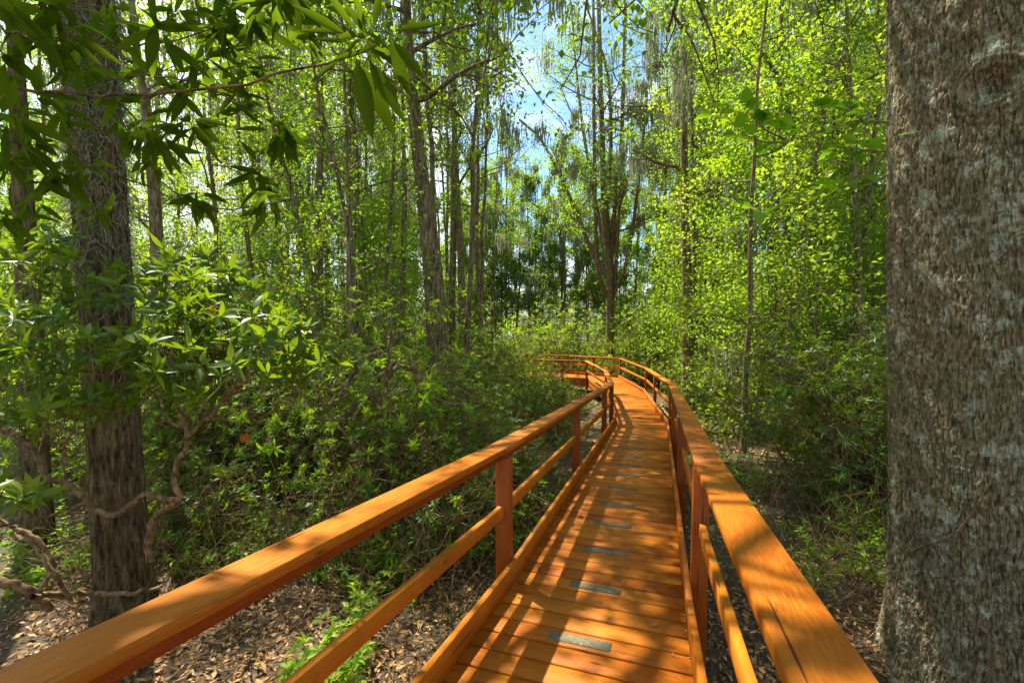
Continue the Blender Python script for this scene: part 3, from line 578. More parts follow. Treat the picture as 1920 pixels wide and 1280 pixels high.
# ------------------------------------------------------------------ forest trees, in kinds
def spread_copies(protos, spots, label_fn, group):
    n = {}
    for (x, y, k, s, rz) in spots:
        p = protos[k % len(protos)]
        o = p if id(p) not in n else copy_tree(p); n[id(p)] = 1
        o.location = (x, y, float(ground_z(x, y))); o.rotation_euler.z = rz; o.scale = (s, s, s*rng.uniform(.92, 1.1))
        lab, grp = label_fn(x, y, k); tag(o, lab, 'tree' if 'tree' in o.name else 'shrub', grp)
P_T = [tall_tree('slender_tree', 17, .12, .18, 17, 2.9, .115, 9, LIME, (.02, .01), 7, depth=3, subs=4, spread=.13),
       tall_tree('slender_tree', 15, .10, .22, 16, 2.6, .11, 9, YELL, (-.04, .02), 5, depth=3, subs=4, spread=.13),
       tall_tree('slender_tree', 19, .15, .25, 17, 3.2, .125, 8, GREEN, (.03, -.02), 14, depth=3, subs=4, spread=.14),
       tall_tree('slender_tree', 13, .08, .12, 17, 2.2, .10, 9, GREEN, (.06, .02), 3, depth=3, subs=4, spread=.12),
       tall_tree('slender_tree', 16, .11, .30, 13, 2.8, .12, 7, LIME, (-.06, 0), 22, depth=3, subs=4, spread=.14, mossl=1.2),
       tall_tree('slender_tree', 11, .06, .10, 17, 2.0, .10, 9, YELL, (.03, 0), 0, depth=3, subs=4, spread=.12)]
P_F = [tall_tree('distant_tree', 18, .14, .12, 18, 2.6, .19, 10, LIME, (.01, 0), 20, depth=3, subs=4, spread=.22, mossl=1.8, mossw=.026),
       tall_tree('distant_tree', 16, .12, .10, 18, 2.3, .18, 10, GREEN, (-.02, 0), 12, depth=3, subs=4, spread=.22, mossl=1.6, mossw=.026),
       tall_tree('distant_tree', 20, .16, .32, 14, 2.6, .19, 7, LIME, (.0, .01), 34, depth=3, subs=4, spread=.22, mossl=2.2, mossw=.028)]
def zone(x, y, k):
    px = 960+F*x/y
    side = 'left of the ivy trunk' if px < 800 else ('in the open sky gap above the bend' if px < 1240 else 'between the sky gap and huge right trunk')
    dist = 'near' if y < 14 else ('mid-distance' if y < 26 else 'distant')
    return f'{dist} slender leafy forest tree {side}', f'{dist} slender trees {side}'
spots = []
def fill(n, px0, px1, y0, y1, ks, mind=1.5, smin=.85, smax=1.15):
    c = 0; tries = 0
    while c < n and tries < n*60:
        tries += 1; y = math.exp(rng.uniform(math.log(y0), math.log(y1))); x = gx(rng.uniform(px0, px1), y)
        if any((x-a)**2+(y-b)**2 < (mind*(.5+y/30))**2 for a, b, *_ in spots): continue
        if -14 < x < -2.3 and 6.5 < y < 19 and rng.random() < .85: continue
        if -6 < x < 9.5 and 22 < y < 37: continue
        if abs(960+F*x/y-796) < 42 and y > 9: continue
        if 9.5 < y < 27 and -1 < x < 6.6 and x > -1+.0*y: continue
        if y < 12 and abs(x-(.3*y+.3)) < 1.6: continue
        spots.append((x, y, int(rng.choice(ks)), rng.uniform(smin, smax), rng.uniform(0, 6.28))); c += 1
fill(15, -150, 740, 10, 20, [0, 1, 3, 5, 0]); fill(32, -100, 760, 20, 55, [0, 1, 2, 3, 4])
fill(20, 1330, 2000, 9, 20, [0, 1, 3, 5, 4]); fill(26, 1280, 2000, 20, 50, [0, 1, 2, 4, 3])
fill(10, 1000, 1340, 23, 30, [4, 4, 2], 1.3, .8, 1.0); fill(8, -2200, -300, 5, 14, [0, 2, 3])
n0 = len(spots); fill(24, 930, 1380, 37.5, 47, [0, 1, 2, 2, 2], 1.0, .8, 1.05); fill(20, 740, 980, 25, 46, [0, 1, 2], 1.0, .7, 1.0)
fill(9, 960, 1160, 38.5, 47, [0, 1, 1], .9, .6, .85)
far_spots = spots[n0:]; spots = spots[:n0]
spread_copies(P_T, spots, zone, None)
def zone_f(x, y, k):
    side = 'left of the open sky gap' if 960+F*x/y < 960 else ('right of the many-stemmed tree' if 960+F*x/y > 1150 else 'left of the many-stemmed tree'); return f'far mossy tree by the lake shore, {side}', f'far lake shore trees {side}'
spread_copies(P_F, far_spots, zone_f, None)
P_N = [tall_tree('bare_stemmed_tree', 17, .10, .48, 12, 2.2, .10, 6, LIME, (.03, 0), 14, depth=3, subs=4, spread=.12, low=2, mossl=1.4, mossw=.016),
       tall_tree('bare_stemmed_tree', 15, .075, .42, 11, 1.9, .09, 6, GREEN, (-.07, .02), 10, depth=3, subs=4, spread=.12, low=2, mossl=1.2, mossw=.016),
       tall_tree('bare_stemmed_tree', 18, .12, .5, 12, 2.4, .10, 6, LIME, (.0, 0), 22, depth=3, subs=4, spread=.12, low=1, mossl=1.8, mossw=.018)]
n0 = len(spots); fill(34, 470, 960, 10.5, 30, [0, 1, 2], .8, .85, 1.1); fill(10, 1180, 1345, 16, 30, [0, 1, 2], .8, .85, 1.1); fill(14, 1345, 1680, 11, 26, [0, 1, 2], 1.0, .85, 1.1)
bare = spots[n0:]; spots = spots[:n0]
def zone_n(x, y, k):
    px = 960+F*x/y; side = 'left of the ivy trunk' if px < 780 else ('between the ivy trunk and the many-stemmed tree' if px < 1100 else ('just right of the many-stemmed tree' if px < 1345 else 'behind the dark right thicket'))
    d_ = 'nearer' if y < 17 else 'farther'; return f'{d_} thin bare stem hung with grey moss, {side}', f'{d_} bare mossy stems {side}'
spread_copies(P_N, bare, zone_n, None)
# the wood goes on behind the viewer and to both sides
back = []
for k in range(26):
    an = math.radians(rng.uniform(-205, 25)); d_ = rng.uniform(4.5, 15); x, y = 1+d_*math.cos(an)*1.2, -1+d_*math.sin(an)
    if abs(x-(.36*y-.6)) < 2.2 or (y > -1 and abs(x) < 3.4): continue
    back.append((x, y, int(rng.integers(6)), rng.uniform(.85, 1.15), rng.uniform(0, 6.28)))
spread_copies([copy_tree(p) for p in P_T], back, lambda x, y, k: ('slender forest tree standing behind the viewer', 'trees behind the viewer'), None)

# overhead and sunward trees whose crowns throw the dapples (their stems stand outside the picture or in the thicket)
# ------------------------------------------------------------------ shrubs
P_S = [shrub('laurel_shrub', 2.4, 1.3, 7, 460, .095, DARKG), shrub('laurel_shrub', 1.9, 1.2, 6, 400, .09, DARKG), shrub('laurel_shrub', 2.9, 1.5, 8, 520, .10, DARKG),]
P_L = [shrub('tall_laurel', 4.6, 1.9, 9, 1000, .11, DARKG), shrub('tall_laurel', 3.8, 1.7, 8, 850, .11, DARKG)]
P_Y = [shrub('sunlit_shrub', 2.3, 1.3, 7, 480, .075, LIME, per=8, wl=.3), shrub('sunlit_shrub', 1.8, 1.2, 6, 300, .10, YELL, per=8, wl=.33)]
P_B = [shrub('broadleaf_shrub', 1.5, 1.0, 6, 300, .072, GREEN, T_MID, per=6, wl=.45), shrub('broadleaf_shrub', 1.1, .9, 5, 230, .065, LIME, T_MID, per=5, wl=.5)]
def zone_s(nm):
    def f(x, y, k):
        px = 960+F*x/y; side = ('left of the boardwalk' if x < .33*y else 'right of the boardwalk')
        if 15 < y and 850 < px < 1300: side = 'around the far bend of the boardwalk'
        dist = 'near' if y < 7 else ('middle' if y < 13 else 'far'); return f'{dist} {nm} in the thicket {side}', f'{dist} {nm}s {side}'
    return f
sh = []
def fill_s(n, px0, px1, y0, y1, mind=.8, smin=.8, smax=1.2, clear=1.0, Kn=3):
    r_ = []; c = 0; tries = 0
    while c < n and tries < n*60:
        tries += 1; y = math.exp(rng.uniform(math.log(y0), math.log(y1))); x = gx(rng.uniform(px0, px1), y)
        if any((x-a)**2+(y-b)**2 < (mind*(.6+y/20))**2 for a, b in sh): continue
        cl, cr = np.interp(y, [q[1] for q in KL[:5]], [q[0] for q in KL[:5]]), np.interp(y, [q[1] for q in KR[:5]], [q[0] for q in KR[:5]])
        if cl-clear < x < cr+clear and y < 22: continue
        if 19 < y < 26.5 and -2 < x < 6: continue
        if math.hypot(x-rb_[0], y-rb_[1]) < 1.2: continue
        sh.append((x, y)); r_.append((x, y, int(rng.integers(Kn)), rng.uniform(smin, smax), rng.uniform(0, 6.28))); c += 1
    return r_
spread_copies(P_S, fill_s(44, 1310, 1760, 5.2, 14, .75, .85, 1.2, 2.0)+fill_s(10, 560, 1010, 9, 17, .8, .8, 1.1, 1.6), zone_s('dark evergreen shrub'), None)
spread_copies(P_L, fill_s(24, 1340, 1740, 6.8, 14, .95, .85, 1.15, 2.8, 2)+fill_s(5, 560, 960, 13, 19, 1.0, .7, .9, 1.9, 2), zone_s('tall dark evergreen shrub'), None)
spread_copies(P_Y, fill_s(14, 1180, 1400, 11, 20, .7, .9, 1.3, 1.6, 2)+[(gx(px, Y), Y, i_ % 2, s_, i_*1.7) for i_, (px, Y, s_) in enumerate([(905, 25.2, 1.6), (950, 26.4, 1.9), (990, 25.6, 2.0), (1030, 26.8, 1.9), (1075, 26.2, 2.0), (1105, 27.2, 2.0), (1185, 26.4, 2.1), (1215, 25.2, 2.0), (1250, 26.0, 2.2), (1285, 24.6, 2.1), (1225, 28.5, 2.3), (960, 29, 2.2), (1050, 29.4, 2.2)])]+fill_s(22, 800, 1330, 28, 38, .6, 1.2, 1.8, 1.0, 2)+fill_s(40, 150, 860, 5.0, 14, .62, .8, 1.2, 1.3, 1)+[(gx(975, 16), 16, 0, .9, 1)], zone_s('yellow green sunlit shrub'), None)
spread_copies(P_B, fill_s(26, 280, 980, 4.2, 8, .5, .5, .95, .9, 2)+fill_s(20, 900, 1110, 9.5, 18, .6, .8, 1.2, 1.3, 2), zone_s('low broadleaf shrub'), None)
for o in list(COL.objects):                                          # keep long laurel limbs off the boards
    if o.parent is None and o.name.startswith(('laurel_shrub', 'tall_laurel')) and 5 < o.location.y < 16:
        cl = np.interp(o.location.y, [q[1] for q in KL[:5]], [q[0] for q in KL[:5]])
        if cl-3.2 < o.location.x < cl: o.location.x = cl-3.2+.25*(o.location.x-cl)
        cr = np.interp(o.location.y, [q[1] for q in KR[:5]], [q[0] for q in KR[:5]])
        if cr < o.location.x < cr+2.6 and o.location.y > 6: o.location.x = cr+2.6+.2*(o.location.x-cr)
for i_, (px, Y, s_) in enumerate([(1022, 17.6, .82), (965, 18.0, 1.1), (940, 16.5, 1.1), (330, 6.4, 1.25), (430, 7.2, 1.4), (520, 7.9, 1.35), (610, 8.6, 1.45), (700, 9.6, 1.5), (780, 10.6, 1.5), (860, 12.6, 1.5), (380, 9.5, 1.6), (560, 10.8, 1.7)]):
    c = copy_tree(P_Y[0]); c.location = (gx(px, Y), Y, float(ground_z(gx(px, Y), Y))); c.rotation_euler.z = i_*1.3; c.scale = (s_, s_, s_*1.1)
    tag(c, *(('leafy green bush hiding the left-turning far end of the boardwalk', 'shrub', 'bushes in front of the far left railing') if i_ < 3 else ('tall sunlit leafy bush rising above the other shrubs left of the boardwalk', 'shrub', 'tall sunlit bushes left of the boardwalk')))
# ------------------------------------------------------------------ small understory trees filling the thicket from ground to eye level and above
P_U = [tall_tree('understory_tree', 6.5, .045, .10, 26, 1.7, .085, 13, LIME, (.05, 0), 0, depth=2, spread=.17, low=0, kk=5, subs=6),
       tall_tree('understory_tree', 5.0, .04, .08, 24, 1.5, .08, 13, GREEN, (-.06, .03), 0, depth=2, spread=.16, low=0, kk=5, subs=6),
       tall_tree('understory_tree', 8.0, .055, .15, 28, 1.8, .09, 13, LIME, (.03, .02), 4, depth=2, spread=.18, low=0, kk=5, subs=6),
       tall_tree('understory_tree', 5.5, .04, .06, 24, 1.5, .08, 12, YELL, (-.03, 0), 0, depth=2, spread=.16, low=0, kk=5, subs=6)]
def zone_u(x, y, k):
    px = 960+F*x/y; side = 'left of the ivy trunk' if px < 800 else ('behind the boardwalk bend' if px < 1240 else 'between the bend and the huge right trunk')
    dist = 'near' if y < 10 else ('mid-distance' if y < 20 else 'distant'); return f'{dist} small bushy understory tree {side}', f'{dist} understory trees {side}'
def fill_u(n, px0, px1, y0, y1, ks, mind, smin=.85, smax=1.15, clear=2.1):
    r_ = []; c = 0; tries = 0
    while c < n and tries < n*80:
        tries += 1; y = math.exp(rng.uniform(math.log(y0), math.log(y1))); x = gx(rng.uniform(px0, px1), y)
        if any((x-a)**2+(y-b)**2 < (mind*(.6+y/20))**2 for a, b, *_ in r_): continue
        cl, cr = np.interp(y, [q[1] for q in KL[:5]], [q[0] for q in KL[:5]]), np.interp(y, [q[1] for q in KR[:5]], [q[0] for q in KR[:5]])
        if cl-clear < x < cr+clear and y < 22: continue
        if 18.5 < y < 34 and -3 < x < 6.5: continue
        r_.append((x, y, int(rng.choice(ks)), rng.uniform(smin, smax), rng.uniform(0, 6.28))); c += 1
    return r_
spread_copies(P_U, fill_u(15, 60, 740, 11.5, 24, [0, 1, 2, 3, 2], 1.1)+fill_u(28, 1350, 1720, 9, 24, [1, 1, 2, 1], 1.1)+fill_u(12, 1230, 1360, 15, 32, [2, 3, 0], 1.0, 1, 1.3)
              +fill_u(14, 800, 1250, 36, 46, [3, 0, 1, 2], .9, .8, 1.15)+fill_u(7, -100, 300, 7, 12, [1, 0], 1.0, .7, .9), zone_u, None)
# the wood on the far bank reads as one mass
m = MB(); n_ = 42000; x = rng.uniform(-230, 260, n_); top = 9+16*fbm(np.stack([x*.06, 0*x, 0*x], -1), 4, 3)
z = -2+top*rng.random(n_)**.7; y = 206+rng.random(n_)*16; leaves(m, np.stack([x, y, z], 1), rdir(n_), unorm(n_, 1), .9, .7, T_FAR, 0, np.clip(.3+.3*rng.normal(size=n_), 0, 1))
tag(m.build('far_bank_woods', GREEN), kind='stuff', label='low green wood along the far bank of the lake', cat='woods')
m = MB(); n_ = 9000; x = rng.uniform(-60, 90, n_); y = rng.uniform(192, 204, n_); leaves(m, np.stack([x, y, ground_z(x, y)], 1), rdir(n_, 2), unorm(n_, 2), 1.0, .22, T_FAR, .1, .9)
tag(m.build('marsh_grass', LIME), kind='stuff', label='bright green marsh grass on the far bank of the lake', cat='grass')

# ------------------------------------------------------------------ forest floor
def offwalk(x, y, c=.0):
    cl, cr = np.interp(y, [q[1] for q in KL[:5]], [q[0] for q in KL[:5]]), np.interp(y, [q[1] for q in KR[:5]], [q[0] for q in KR[:5]]); return (x < cl-c) | (x > cr+c)
def floor_pts(n, x0, x1, y0, y1):
    y = np.exp(rng.uniform(math.log(y0), math.log(y1), n)); x = rng.uniform(-1.15, 1.15, n)*y+rng.normal(size=n)*.6; k = (x > x0) & (x < x1); x, y = x[k], y[k]; return np.stack([x, y, ground_z(x, y)], 1)
m = MB()
P = floor_pts(56000, -9, 9, .5, 9.5); n_ = len(P); P[:, 2] += rng.random(n_)**2*.05+.004
leaves(m, P, rdir(n_, 0, .35), nrm(rng.normal(size=(n_, 3))*.45+V(0, 0, 1)), rng.uniform(.025, .08, n_)*rng.uniform(.6, 1.3, n_), rng.uniform(.010, .032, n_), T_MID, rng.uniform(-.35, .45, n_))
P = floor_pts(26000, -24, 24, 9, 26); n_ = len(P); P[:, 2] += .02
leaves(m, P, rdir(n_, 0, .35), unorm(n_, .5), rng.uniform(.07, .13, n_), rng.uniform(.03, .06, n_), T_FAR)
tag(m.build('leaf_litter', LITTER), kind='stuff', label='brown fallen leaves covering the forest floor beside the boardwalk', cat='leaf litter')
m = MB()
for k in range(520):
    y = math.exp(rng.uniform(math.log(.7), math.log(10))); x = rng.uniform(-1.1, 1.1)*y
    if not offwalk(x, y, .1): continue
    z = float(ground_z(x, y)); p, d = walkpts((x, y, z+.03), (rng.normal(), rng.normal(), rng.uniform(-.05, .25)), rng.uniform(.15, .9), 6, .22); tube(m, p, np.linspace(rng.uniform(.003, .009), .0015, 7), 4, rng.random())
tag(m.build('fallen_twigs', BARK_STEM), kind='stuff', label='thin dead twigs strewn over the leaf litter', cat='twigs')
m = MB()                                                            # thin dead stalks standing in the thicket
for k in range(1500):
    y = math.exp(rng.uniform(math.log(3.2), math.log(11))); x = gx(rng.uniform(120, 1080) if rng.random() < .75 else rng.uniform(1380, 1700), y)
    if not offwalk(x, y, .3): continue
    p, d = walkpts((x, y, float(ground_z(x, y))-.05), (rng.normal()*.5, rng.normal()*.5, 1), rng.uniform(.3, 1.5), 7, .15); tube(m, p, np.linspace(rng.uniform(.0025, .006), .001, 8), 4, rng.random())
tag(m.build('dead_stalks', BARK_STEM), kind='stuff', label='tangle of thin dead stalks standing among the undergrowth', cat='stalks')
m = MB()                                                            # low green cover: seedlings too many to count
y = np.exp(rng.uniform(math.log(2.2), math.log(22), 9000)); x = rng.uniform(-1.15, 1.15, 9000)*y; k = offwalk(x, y, .15) & (noise(np.stack([x*.9, y*.9, 0*x], -1), 8) > np.where(x > .33*y, .58, np.where(y < 3.6, .70, np.where(y < 5.5, .6, .42)))); x, y = x[k], y[k]
P = np.stack([x, y, ground_z(x, y)+rng.uniform(.03, .28, len(x))], 1)
whorls(m, P, np.tile(V(0, 0, 1), (len(P), 1))+rng.normal(size=(len(P), 3))*.25, 6, .075, (45, 95), T_MID, .42, .2)
k = rng.random(len(P)) < .5
for p in P[k][:1800]: tube(m, [p-V(0, 0, .3), p], .002, 3)
tag(m.build('undergrowth', LIME), kind='stuff', label='low green seedlings covering the floor under the shrubs', cat='undergrowth')

# ------------------------------------------------------------------ near plants
def place_plant(o, px, Y, rz=0, s=1, dz=0, label=None, cat='plant', group=None):
    x = gx(px, Y); o.location = (x, Y, float(ground_z(x, Y))+dz); o.rotation_euler.z = rz; o.scale = (s, s, s); tag(o, label, cat, group)
def seedling(name, h=.35, stems=6, L=.06, nw=5, per=5, mat=LIME, wl=.5, T=T_OVAL):
    root = empty(name); tb, lb = MB(), MB(); P, A_ = [], []
    for k in range(stems):
        pts, d = walkpts((rng.normal()*.03, rng.normal()*.03, -.03), (rng.normal()*.6, rng.normal()*.6, 1), h*rng.uniform(.6, 1.1), 6, .15); tube(tb, pts, np.linspace(.0035, .0015, 7), 4)
        for j in np.linspace(2, 6, nw): P.append(pts[int(j)]); A_.append(d+rng.normal(size=3)*.5)
    tb.build('stem', BARK_STEM, root, smooth=True); whorls(lb, P, A_, per, L, (40, 90), T, wl, .25); lb.build('foliage', mat, root); return root
PL = [seedling('leafy_seedling', .42, 8, .062), seedling('leafy_seedling', .30, 5, .055, 4, 5, GREEN), seedling('leafy_seedling', .55, 7, .075, 6, 6, LIME, .42)]
spots_l = [(490, 1.72, 0, 1.0, 'bright leafy seedling clump between the left handrail and mid rail, nearest the viewer'), (560, 1.9, 1, 1.1, 'small dark seedling behind the largest clump under the left handrail'),
           (735, 4.0, 2, .9, 'leafy seedling just left of the tallest left railing post'), (985, 3.7, 2, .8, 'bright seedling beside the left kickboard behind the tallest left post'),
           (690, 4.3, 0, 1.2, 'pale seedling seen above the left handrail, mid-length'), (1582, 2.35, 1, .7, 'five-leaved bright seedling beside the right handrail near the huge trunk'),
           (230, 3.0, 1, .8, 'small seedling at the foot of the bearded trunk'), (940, 4.6, 0, 1.2, 'green seedling clump seen between the first two left posts')]
seen = {}
for px, Y, k, s, lab in spots_l:
    o = PL[k] if k not in seen else copy_tree(PL[k]); seen[k] = 1; place_plant(o, px, Y, rng.uniform(0, 6), s, 0, lab, 'seedling')
def cane(name, n, h, L):
    root = empty(name); tb, lb = MB(), MB()
    for k in range(n):
        pts, d = walkpts((rng.normal()*.04, rng.normal()*.04, -.02), (rng.normal()*.25, rng.normal()*.2, 1), h*rng.uniform(.7, 1.1), 8, .07); tube(tb, pts, np.linspace(.003, .0012, 9), 4)
        for j in range(3, 9):
            for q in range(2): leaves(lb, pts[j], V(rng.normal(), rng.normal(), .7), V(rng.normal()*.3, rng.normal()*.3, 1), L*rng.uniform(.6, 1.2), .014, T_OVAL, .35)
    tb.build('stem', BARK_STEM, root, smooth=True); lb.build('blades', LIME, root); return root
c0 = cane('cane_grass', 6, .62, .20); place_plant(c0, 1530, 3.6, 0, 1.0, 0, 'tall switch of yellow green cane leaves standing alone right of the handrail', 'cane grass')
for px, Y, s, lab in ((1400+20, 6.2, .9, 'dark tuft of cane leaves at the edge of the right thicket, nearest the rail'), (1560, 5.4, 1.0, 'spreading tuft of cane leaves below the evergreen thicket, mid-way to the huge trunk'), (1640, 4.6, .9, 'tuft of cane leaves close to the left side of the huge trunk')):
    c = copy_tree(c0); place_plant(c, px, Y, rng.uniform(0, 6), s, 0, lab, 'cane grass')

# ------------------------------------------------------------------ crooked rhododendron in front of the bearded trunk
t = empty('crooked_rhododendron'); tag(t, 'crooked rhododendron with glossy leaf whorls in front of the bearded trunk', 'shrub'); tb = MB()
def st(ctrl, r0, r1, n=26, k=9, kink=.005):
    P = curve([at(x, y, Y) for x, y, Y in ctrl], n); P[1:-1] += rng.normal(size=(n-2, 3))*kink; rr = np.linspace(r0, r1, n)*.66*(1+rng.normal(size=n)*.04); tube(tb, P, rr, k); return P
st([(280, 1050, 2.75), (279, 1005, 2.72), (292, 965, 2.68), (337, 939, 2.6), (325, 900, 2.6), (337, 857, 2.6), (350, 823, 2.6), (345, 770, 2.6), (330, 700, 2.6), (310, 620, 2.7), (300, 540, 2.8)], .032, .010, 34)
st([(337, 939, 2.6), (300, 932, 2.62), (270, 926, 2.6), (236, 954, 2.6), (202, 964, 2.6), (165, 942, 2.6), (122, 904, 2.6), (86, 898, 2.6), (76, 862, 2.6), (42, 823, 2.6), (0, 806, 2.6), (-50, 790, 2.5)], .024, .026, 40)
st([(350, 823, 2.6), (380, 790, 2.5), (430, 740, 2.4), (470, 700, 2.4), (540, 650, 2.5), (600, 620, 2.6)], .018, .006)
st([(345, 800, 2.6), (315, 785, 2.6), (290, 740, 2.7), (240, 690, 2.7), (190, 650, 2.8), (150, 560, 2.8)], .015, .005)
st([(42, 823, 2.6), (60, 760, 2.6), (50, 690, 2.6), (70, 600, 2.7), (60, 520, 2.7)], .014, .006)
st([(122, 904, 2.6), (118, 850, 2.6), (140, 800, 2.5), (180, 730, 2.5), (260, 650, 2.5)], .010, .004)
st([(350, 760, 2.6), (390, 690, 2.6), (400, 610, 2.7), (430, 540, 2.8), (455, 500, 2.8)], .010, .004)
st([(165, 942, 2.6), (110, 960, 2.5), (60, 975, 2.4), (0, 985, 2.3), (-60, 990, 2.2)], .014, .010)
st([(75, 1110, 2.7), (100, 1060, 2.7), (70, 1010, 2.7), (20, 985, 2.7), (-40, 960, 2.6)], .018, .020)
st([(380, 790, 2.5), (418, 782, 2.46), (445, 790, 2.42), (459, 806, 2.4)], .006, .003, 12)
tb.build('stems', BARK_STEM, t, smooth=True)
blobs = [(340, 500, 110, 40, 2.9), (260, 510, 60, 30, 2.8), (80, 560, 60, 60, 2.8), (430, 600, 110, 50, 2.6), (480, 665, 120, 45, 2.5), (330, 610, 110, 55, 2.6), (90, 690, 60, 60, 2.6), (340, 710, 90, 50, 2.5),
         (570, 690, 80, 40, 2.5), (215, 660, 90, 35, 2.6), (60, 770, 70, 50, 2.5), (20, 640, 50, 90, 2.4), (400, 545, 80, 40, 2.8), (70, 470, 90, 40, 2.8), (500, 610, 80, 35, 2.7), (20, 925, 60, 30, 2.2), (190, 545, 70, 25, 2.7), (200, 760, 80, 30, 2.6)]
P, A_ = [], []
for bx, by, rx, ry, Y in blobs:
    for k in range(int(rx*ry/125)):
        an = rng.random()*6.28; q = math.sqrt(rng.random()); P.append(at(bx+rx*q*math.cos(an), by+ry*q*math.sin(an), Y+rng.normal()*.22)); A_.append(V(rng.normal()*.6, rng.normal()*.6-.2, .8))
lb = MB(); base = fbm(np.array(P)*2.2, 2, 4); whorls(lb, P, A_, 7, .105, (25, 95), T_HERO, .30, .22, a0=np.clip((base-.5)*1.4+.5, 0, 1)[:, None]); lb.build('foliage', GLOSS, t)
tw = MB()
for p in P: tube(tw, [p-V(*rng.normal(size=3)*.05)-V(0, 0, .14), p-V(0, 0, .05), p], .0025, 4)
tag(tw.build('twigs', BARK_STEM, t), kind='stuff')
for (x, y, Y) in ((455, 545, 2.5), (398, 572, 2.5), (462, 810, 2.4), (455, 812, 2.45)):
    m = MB(); p = at(x, y, Y); leaves(m, [p, p, p], [V(.3, 0, -1), V(-.3, .1, -1), V(.05, -.2, -1)], V(.5, -1, .2), .055, .018, T_HERO, .2); tag(m.build('withered_leaves', RUST, t))

# a leaning light stem and dead wood at the lower left
for nm, lab, ctrl, r0, r1 in (('pale_leaning_branch', 'thick pale ringed stem leaning into the ground at the lower left edge', [(-60, 1065, 2.7), (0, 1088, 2.7), (50, 1105, 2.75), (95, 1140, 2.85)], .024, .028),
    ('dead_branch', 'thin crooked dead branch lying at the foot of the bearded trunk', [(60, 1118, 2.6), (150, 1112, 3.0), (240, 1112, 3.0), (300, 1100, 3.1)], .018, .012),
    ('dead_branch', 'forked lichen spotted dead branch slanting left of the bearded trunk', [(20, 1000, 2.6), (60, 1020, 2.6), (95, 1065, 2.6), (115, 1095, 2.65), (140, 1130, 2.7)], .011, .014)):
    tb = MB(); P = curve([at(x, y, Y) for x, y, Y in ctrl], 24); P[1:-1] += rng.normal(size=(22, 3))*.006; tube(tb, P, np.linspace(r0, r1, 24), 10, cap=True); tag(tb.build(nm, BARK_STEM, smooth=True), lab, 'branch')
tb, lb = MB(), MB(); t = empty('sweeping_limb'); tag(t, 'crooked bare limb sweeping low through the thicket behind the left handrail', 'branch')
st_ = [[(612, 800, 5.2), (650, 775, 5.2), (700, 740, 5.2), (740, 735, 5.2), (790, 738, 5.3), (850, 755, 5.4), (900, 760, 5.5)], [(690, 745, 5.2), (720, 700, 5.2), (760, 690, 5.3), (820, 715, 5.4), (880, 740, 5.5)], [(620, 760, 5.1), (660, 705, 5.1), (680, 670, 5.1), (720, 655, 5.2), (740, 620, 5.3)]]
for c in st_: P = curve([at(*q) for q in c], 22); P[1:-1] += rng.normal(size=(20, 3))*.02; tube(tb, P, np.linspace(.035, .012, 22), 7)
tb.build('bare_wood', BARK_TREE, t, smooth=True)

# ------------------------------------------------------------------ branch hanging into the top left, close to the camera
t = empty('overhanging_branch'); tag(t, 'large-leaved branch hanging into the top left corner close to the viewer', 'branch')
tb, lb = MB(), MB()
def bt(ctrl, r0, r1): P = curve([at(*q) for q in ctrl], 20); P[1:-1] += rng.normal(size=(18, 3))*.002; tube(tb, P, np.linspace(r0*.62, r1*.7, 20), 7)
bt([(-80, 150, .95), (0, 161, .95), (148, 176, .92), (224, 179, .9), (403, 168, .88), (537, 134, .85), (645, 110, .82), (700, 80, .8)], .0055, .0028)
bt([(-60, 215, 1.3), (90, 269, 1.3), (224, 331, 1.3), (287, 354, 1.3), (349, 385, 1.25), (425, 392, 1.25), (506, 383, 1.2), (560, 370, 1.2)], .005, .002)
bt([(-60, 180, 1.4), (60, 216, 1.4), (150, 246, 1.4), (242, 253, 1.35)], .004, .002)
bt([(165, 90, 1.2), (224, 85, 1.2), (290, 80, 1.2), (358, 67, 1.2), (412, 45, 1.15), (440, 15, 1.15)], .004, .002)
bt([(148, 176, .98), (210, 150, 1.05), (269, 143, 1.1), (330, 150, 1.1), (394, 166, 1.1), (460, 200, 1.1), (524, 242, 1.1)], .004, .002)
bt([(40, 10, 1.5), (180, 10, 1.5), (250, 50, 1.5), (300, 80, 1.5), (322, 50, 1.5), (320, 0, 1.5)], .004, .002)
bt([(-60, 20, .7), (20, 60, .7), (70, 80, .72)], .004, .002)
def hub(x, y, Y, n, L, drop=.6, up=0, a=(0, 1), wl=.25, sp=16, back=0):
    L *= .72; wl *= .82; n = int(n*1.8); c = at(x, y, Y); P = c+rng.normal(size=(n, 3))*sp/F*Y*.6; an = np.linspace(0, 6.28, n, endpoint=False)+rng.normal(size=n)*.3
    D = np.stack([np.cos(an), rng.normal(size=n)*.5, np.sin(an)*.8-drop], 1); Nn = rng.normal(size=(n, 3))*.55+V(0, -.6, .5)
    leaves(lb, P, D, Nn, L*rng.uniform(.6, 1.1, n), L*wl*rng.uniform(.85, 1.15, n), T_HERO, rng.uniform(.05, .3, n), rng.uniform(*a, n))
def lf(x, y, Y, x2, y2, Y2, wd=.27, a=.3): # one leaf from base to tip
    p, q = at(x, y, Y), at(x2, y2, Y2); L = np.linalg.norm(q-p); leaves(lb, p, q-p, V(.15, -1, .35), L, L*wd, T_HERO, -.02, a)
for q in ((668, 110, 700, 268), (672, 115, 742, 262), (690, 110, 757, 232), (700, 90, 775, 150), (735, 60, 836, 45), (735, 75, 798, 155), (640, 112, 582, 158), (655, 70, 545, 10), (650, 62, 560, 60), (690, 70, 640, 0), (700, 60, 720, -40), (668, 60, 600, -30), (730, 70, 770, 190), (655, 80, 585, 75)):
    lf(q[0], q[1], .8, q[2], q[3], .8+rng.normal()*.03, rng.uniform(.16, .21), rng.uniform(.1, .6))
hub(690, 85, .8, 9, .085, .3)
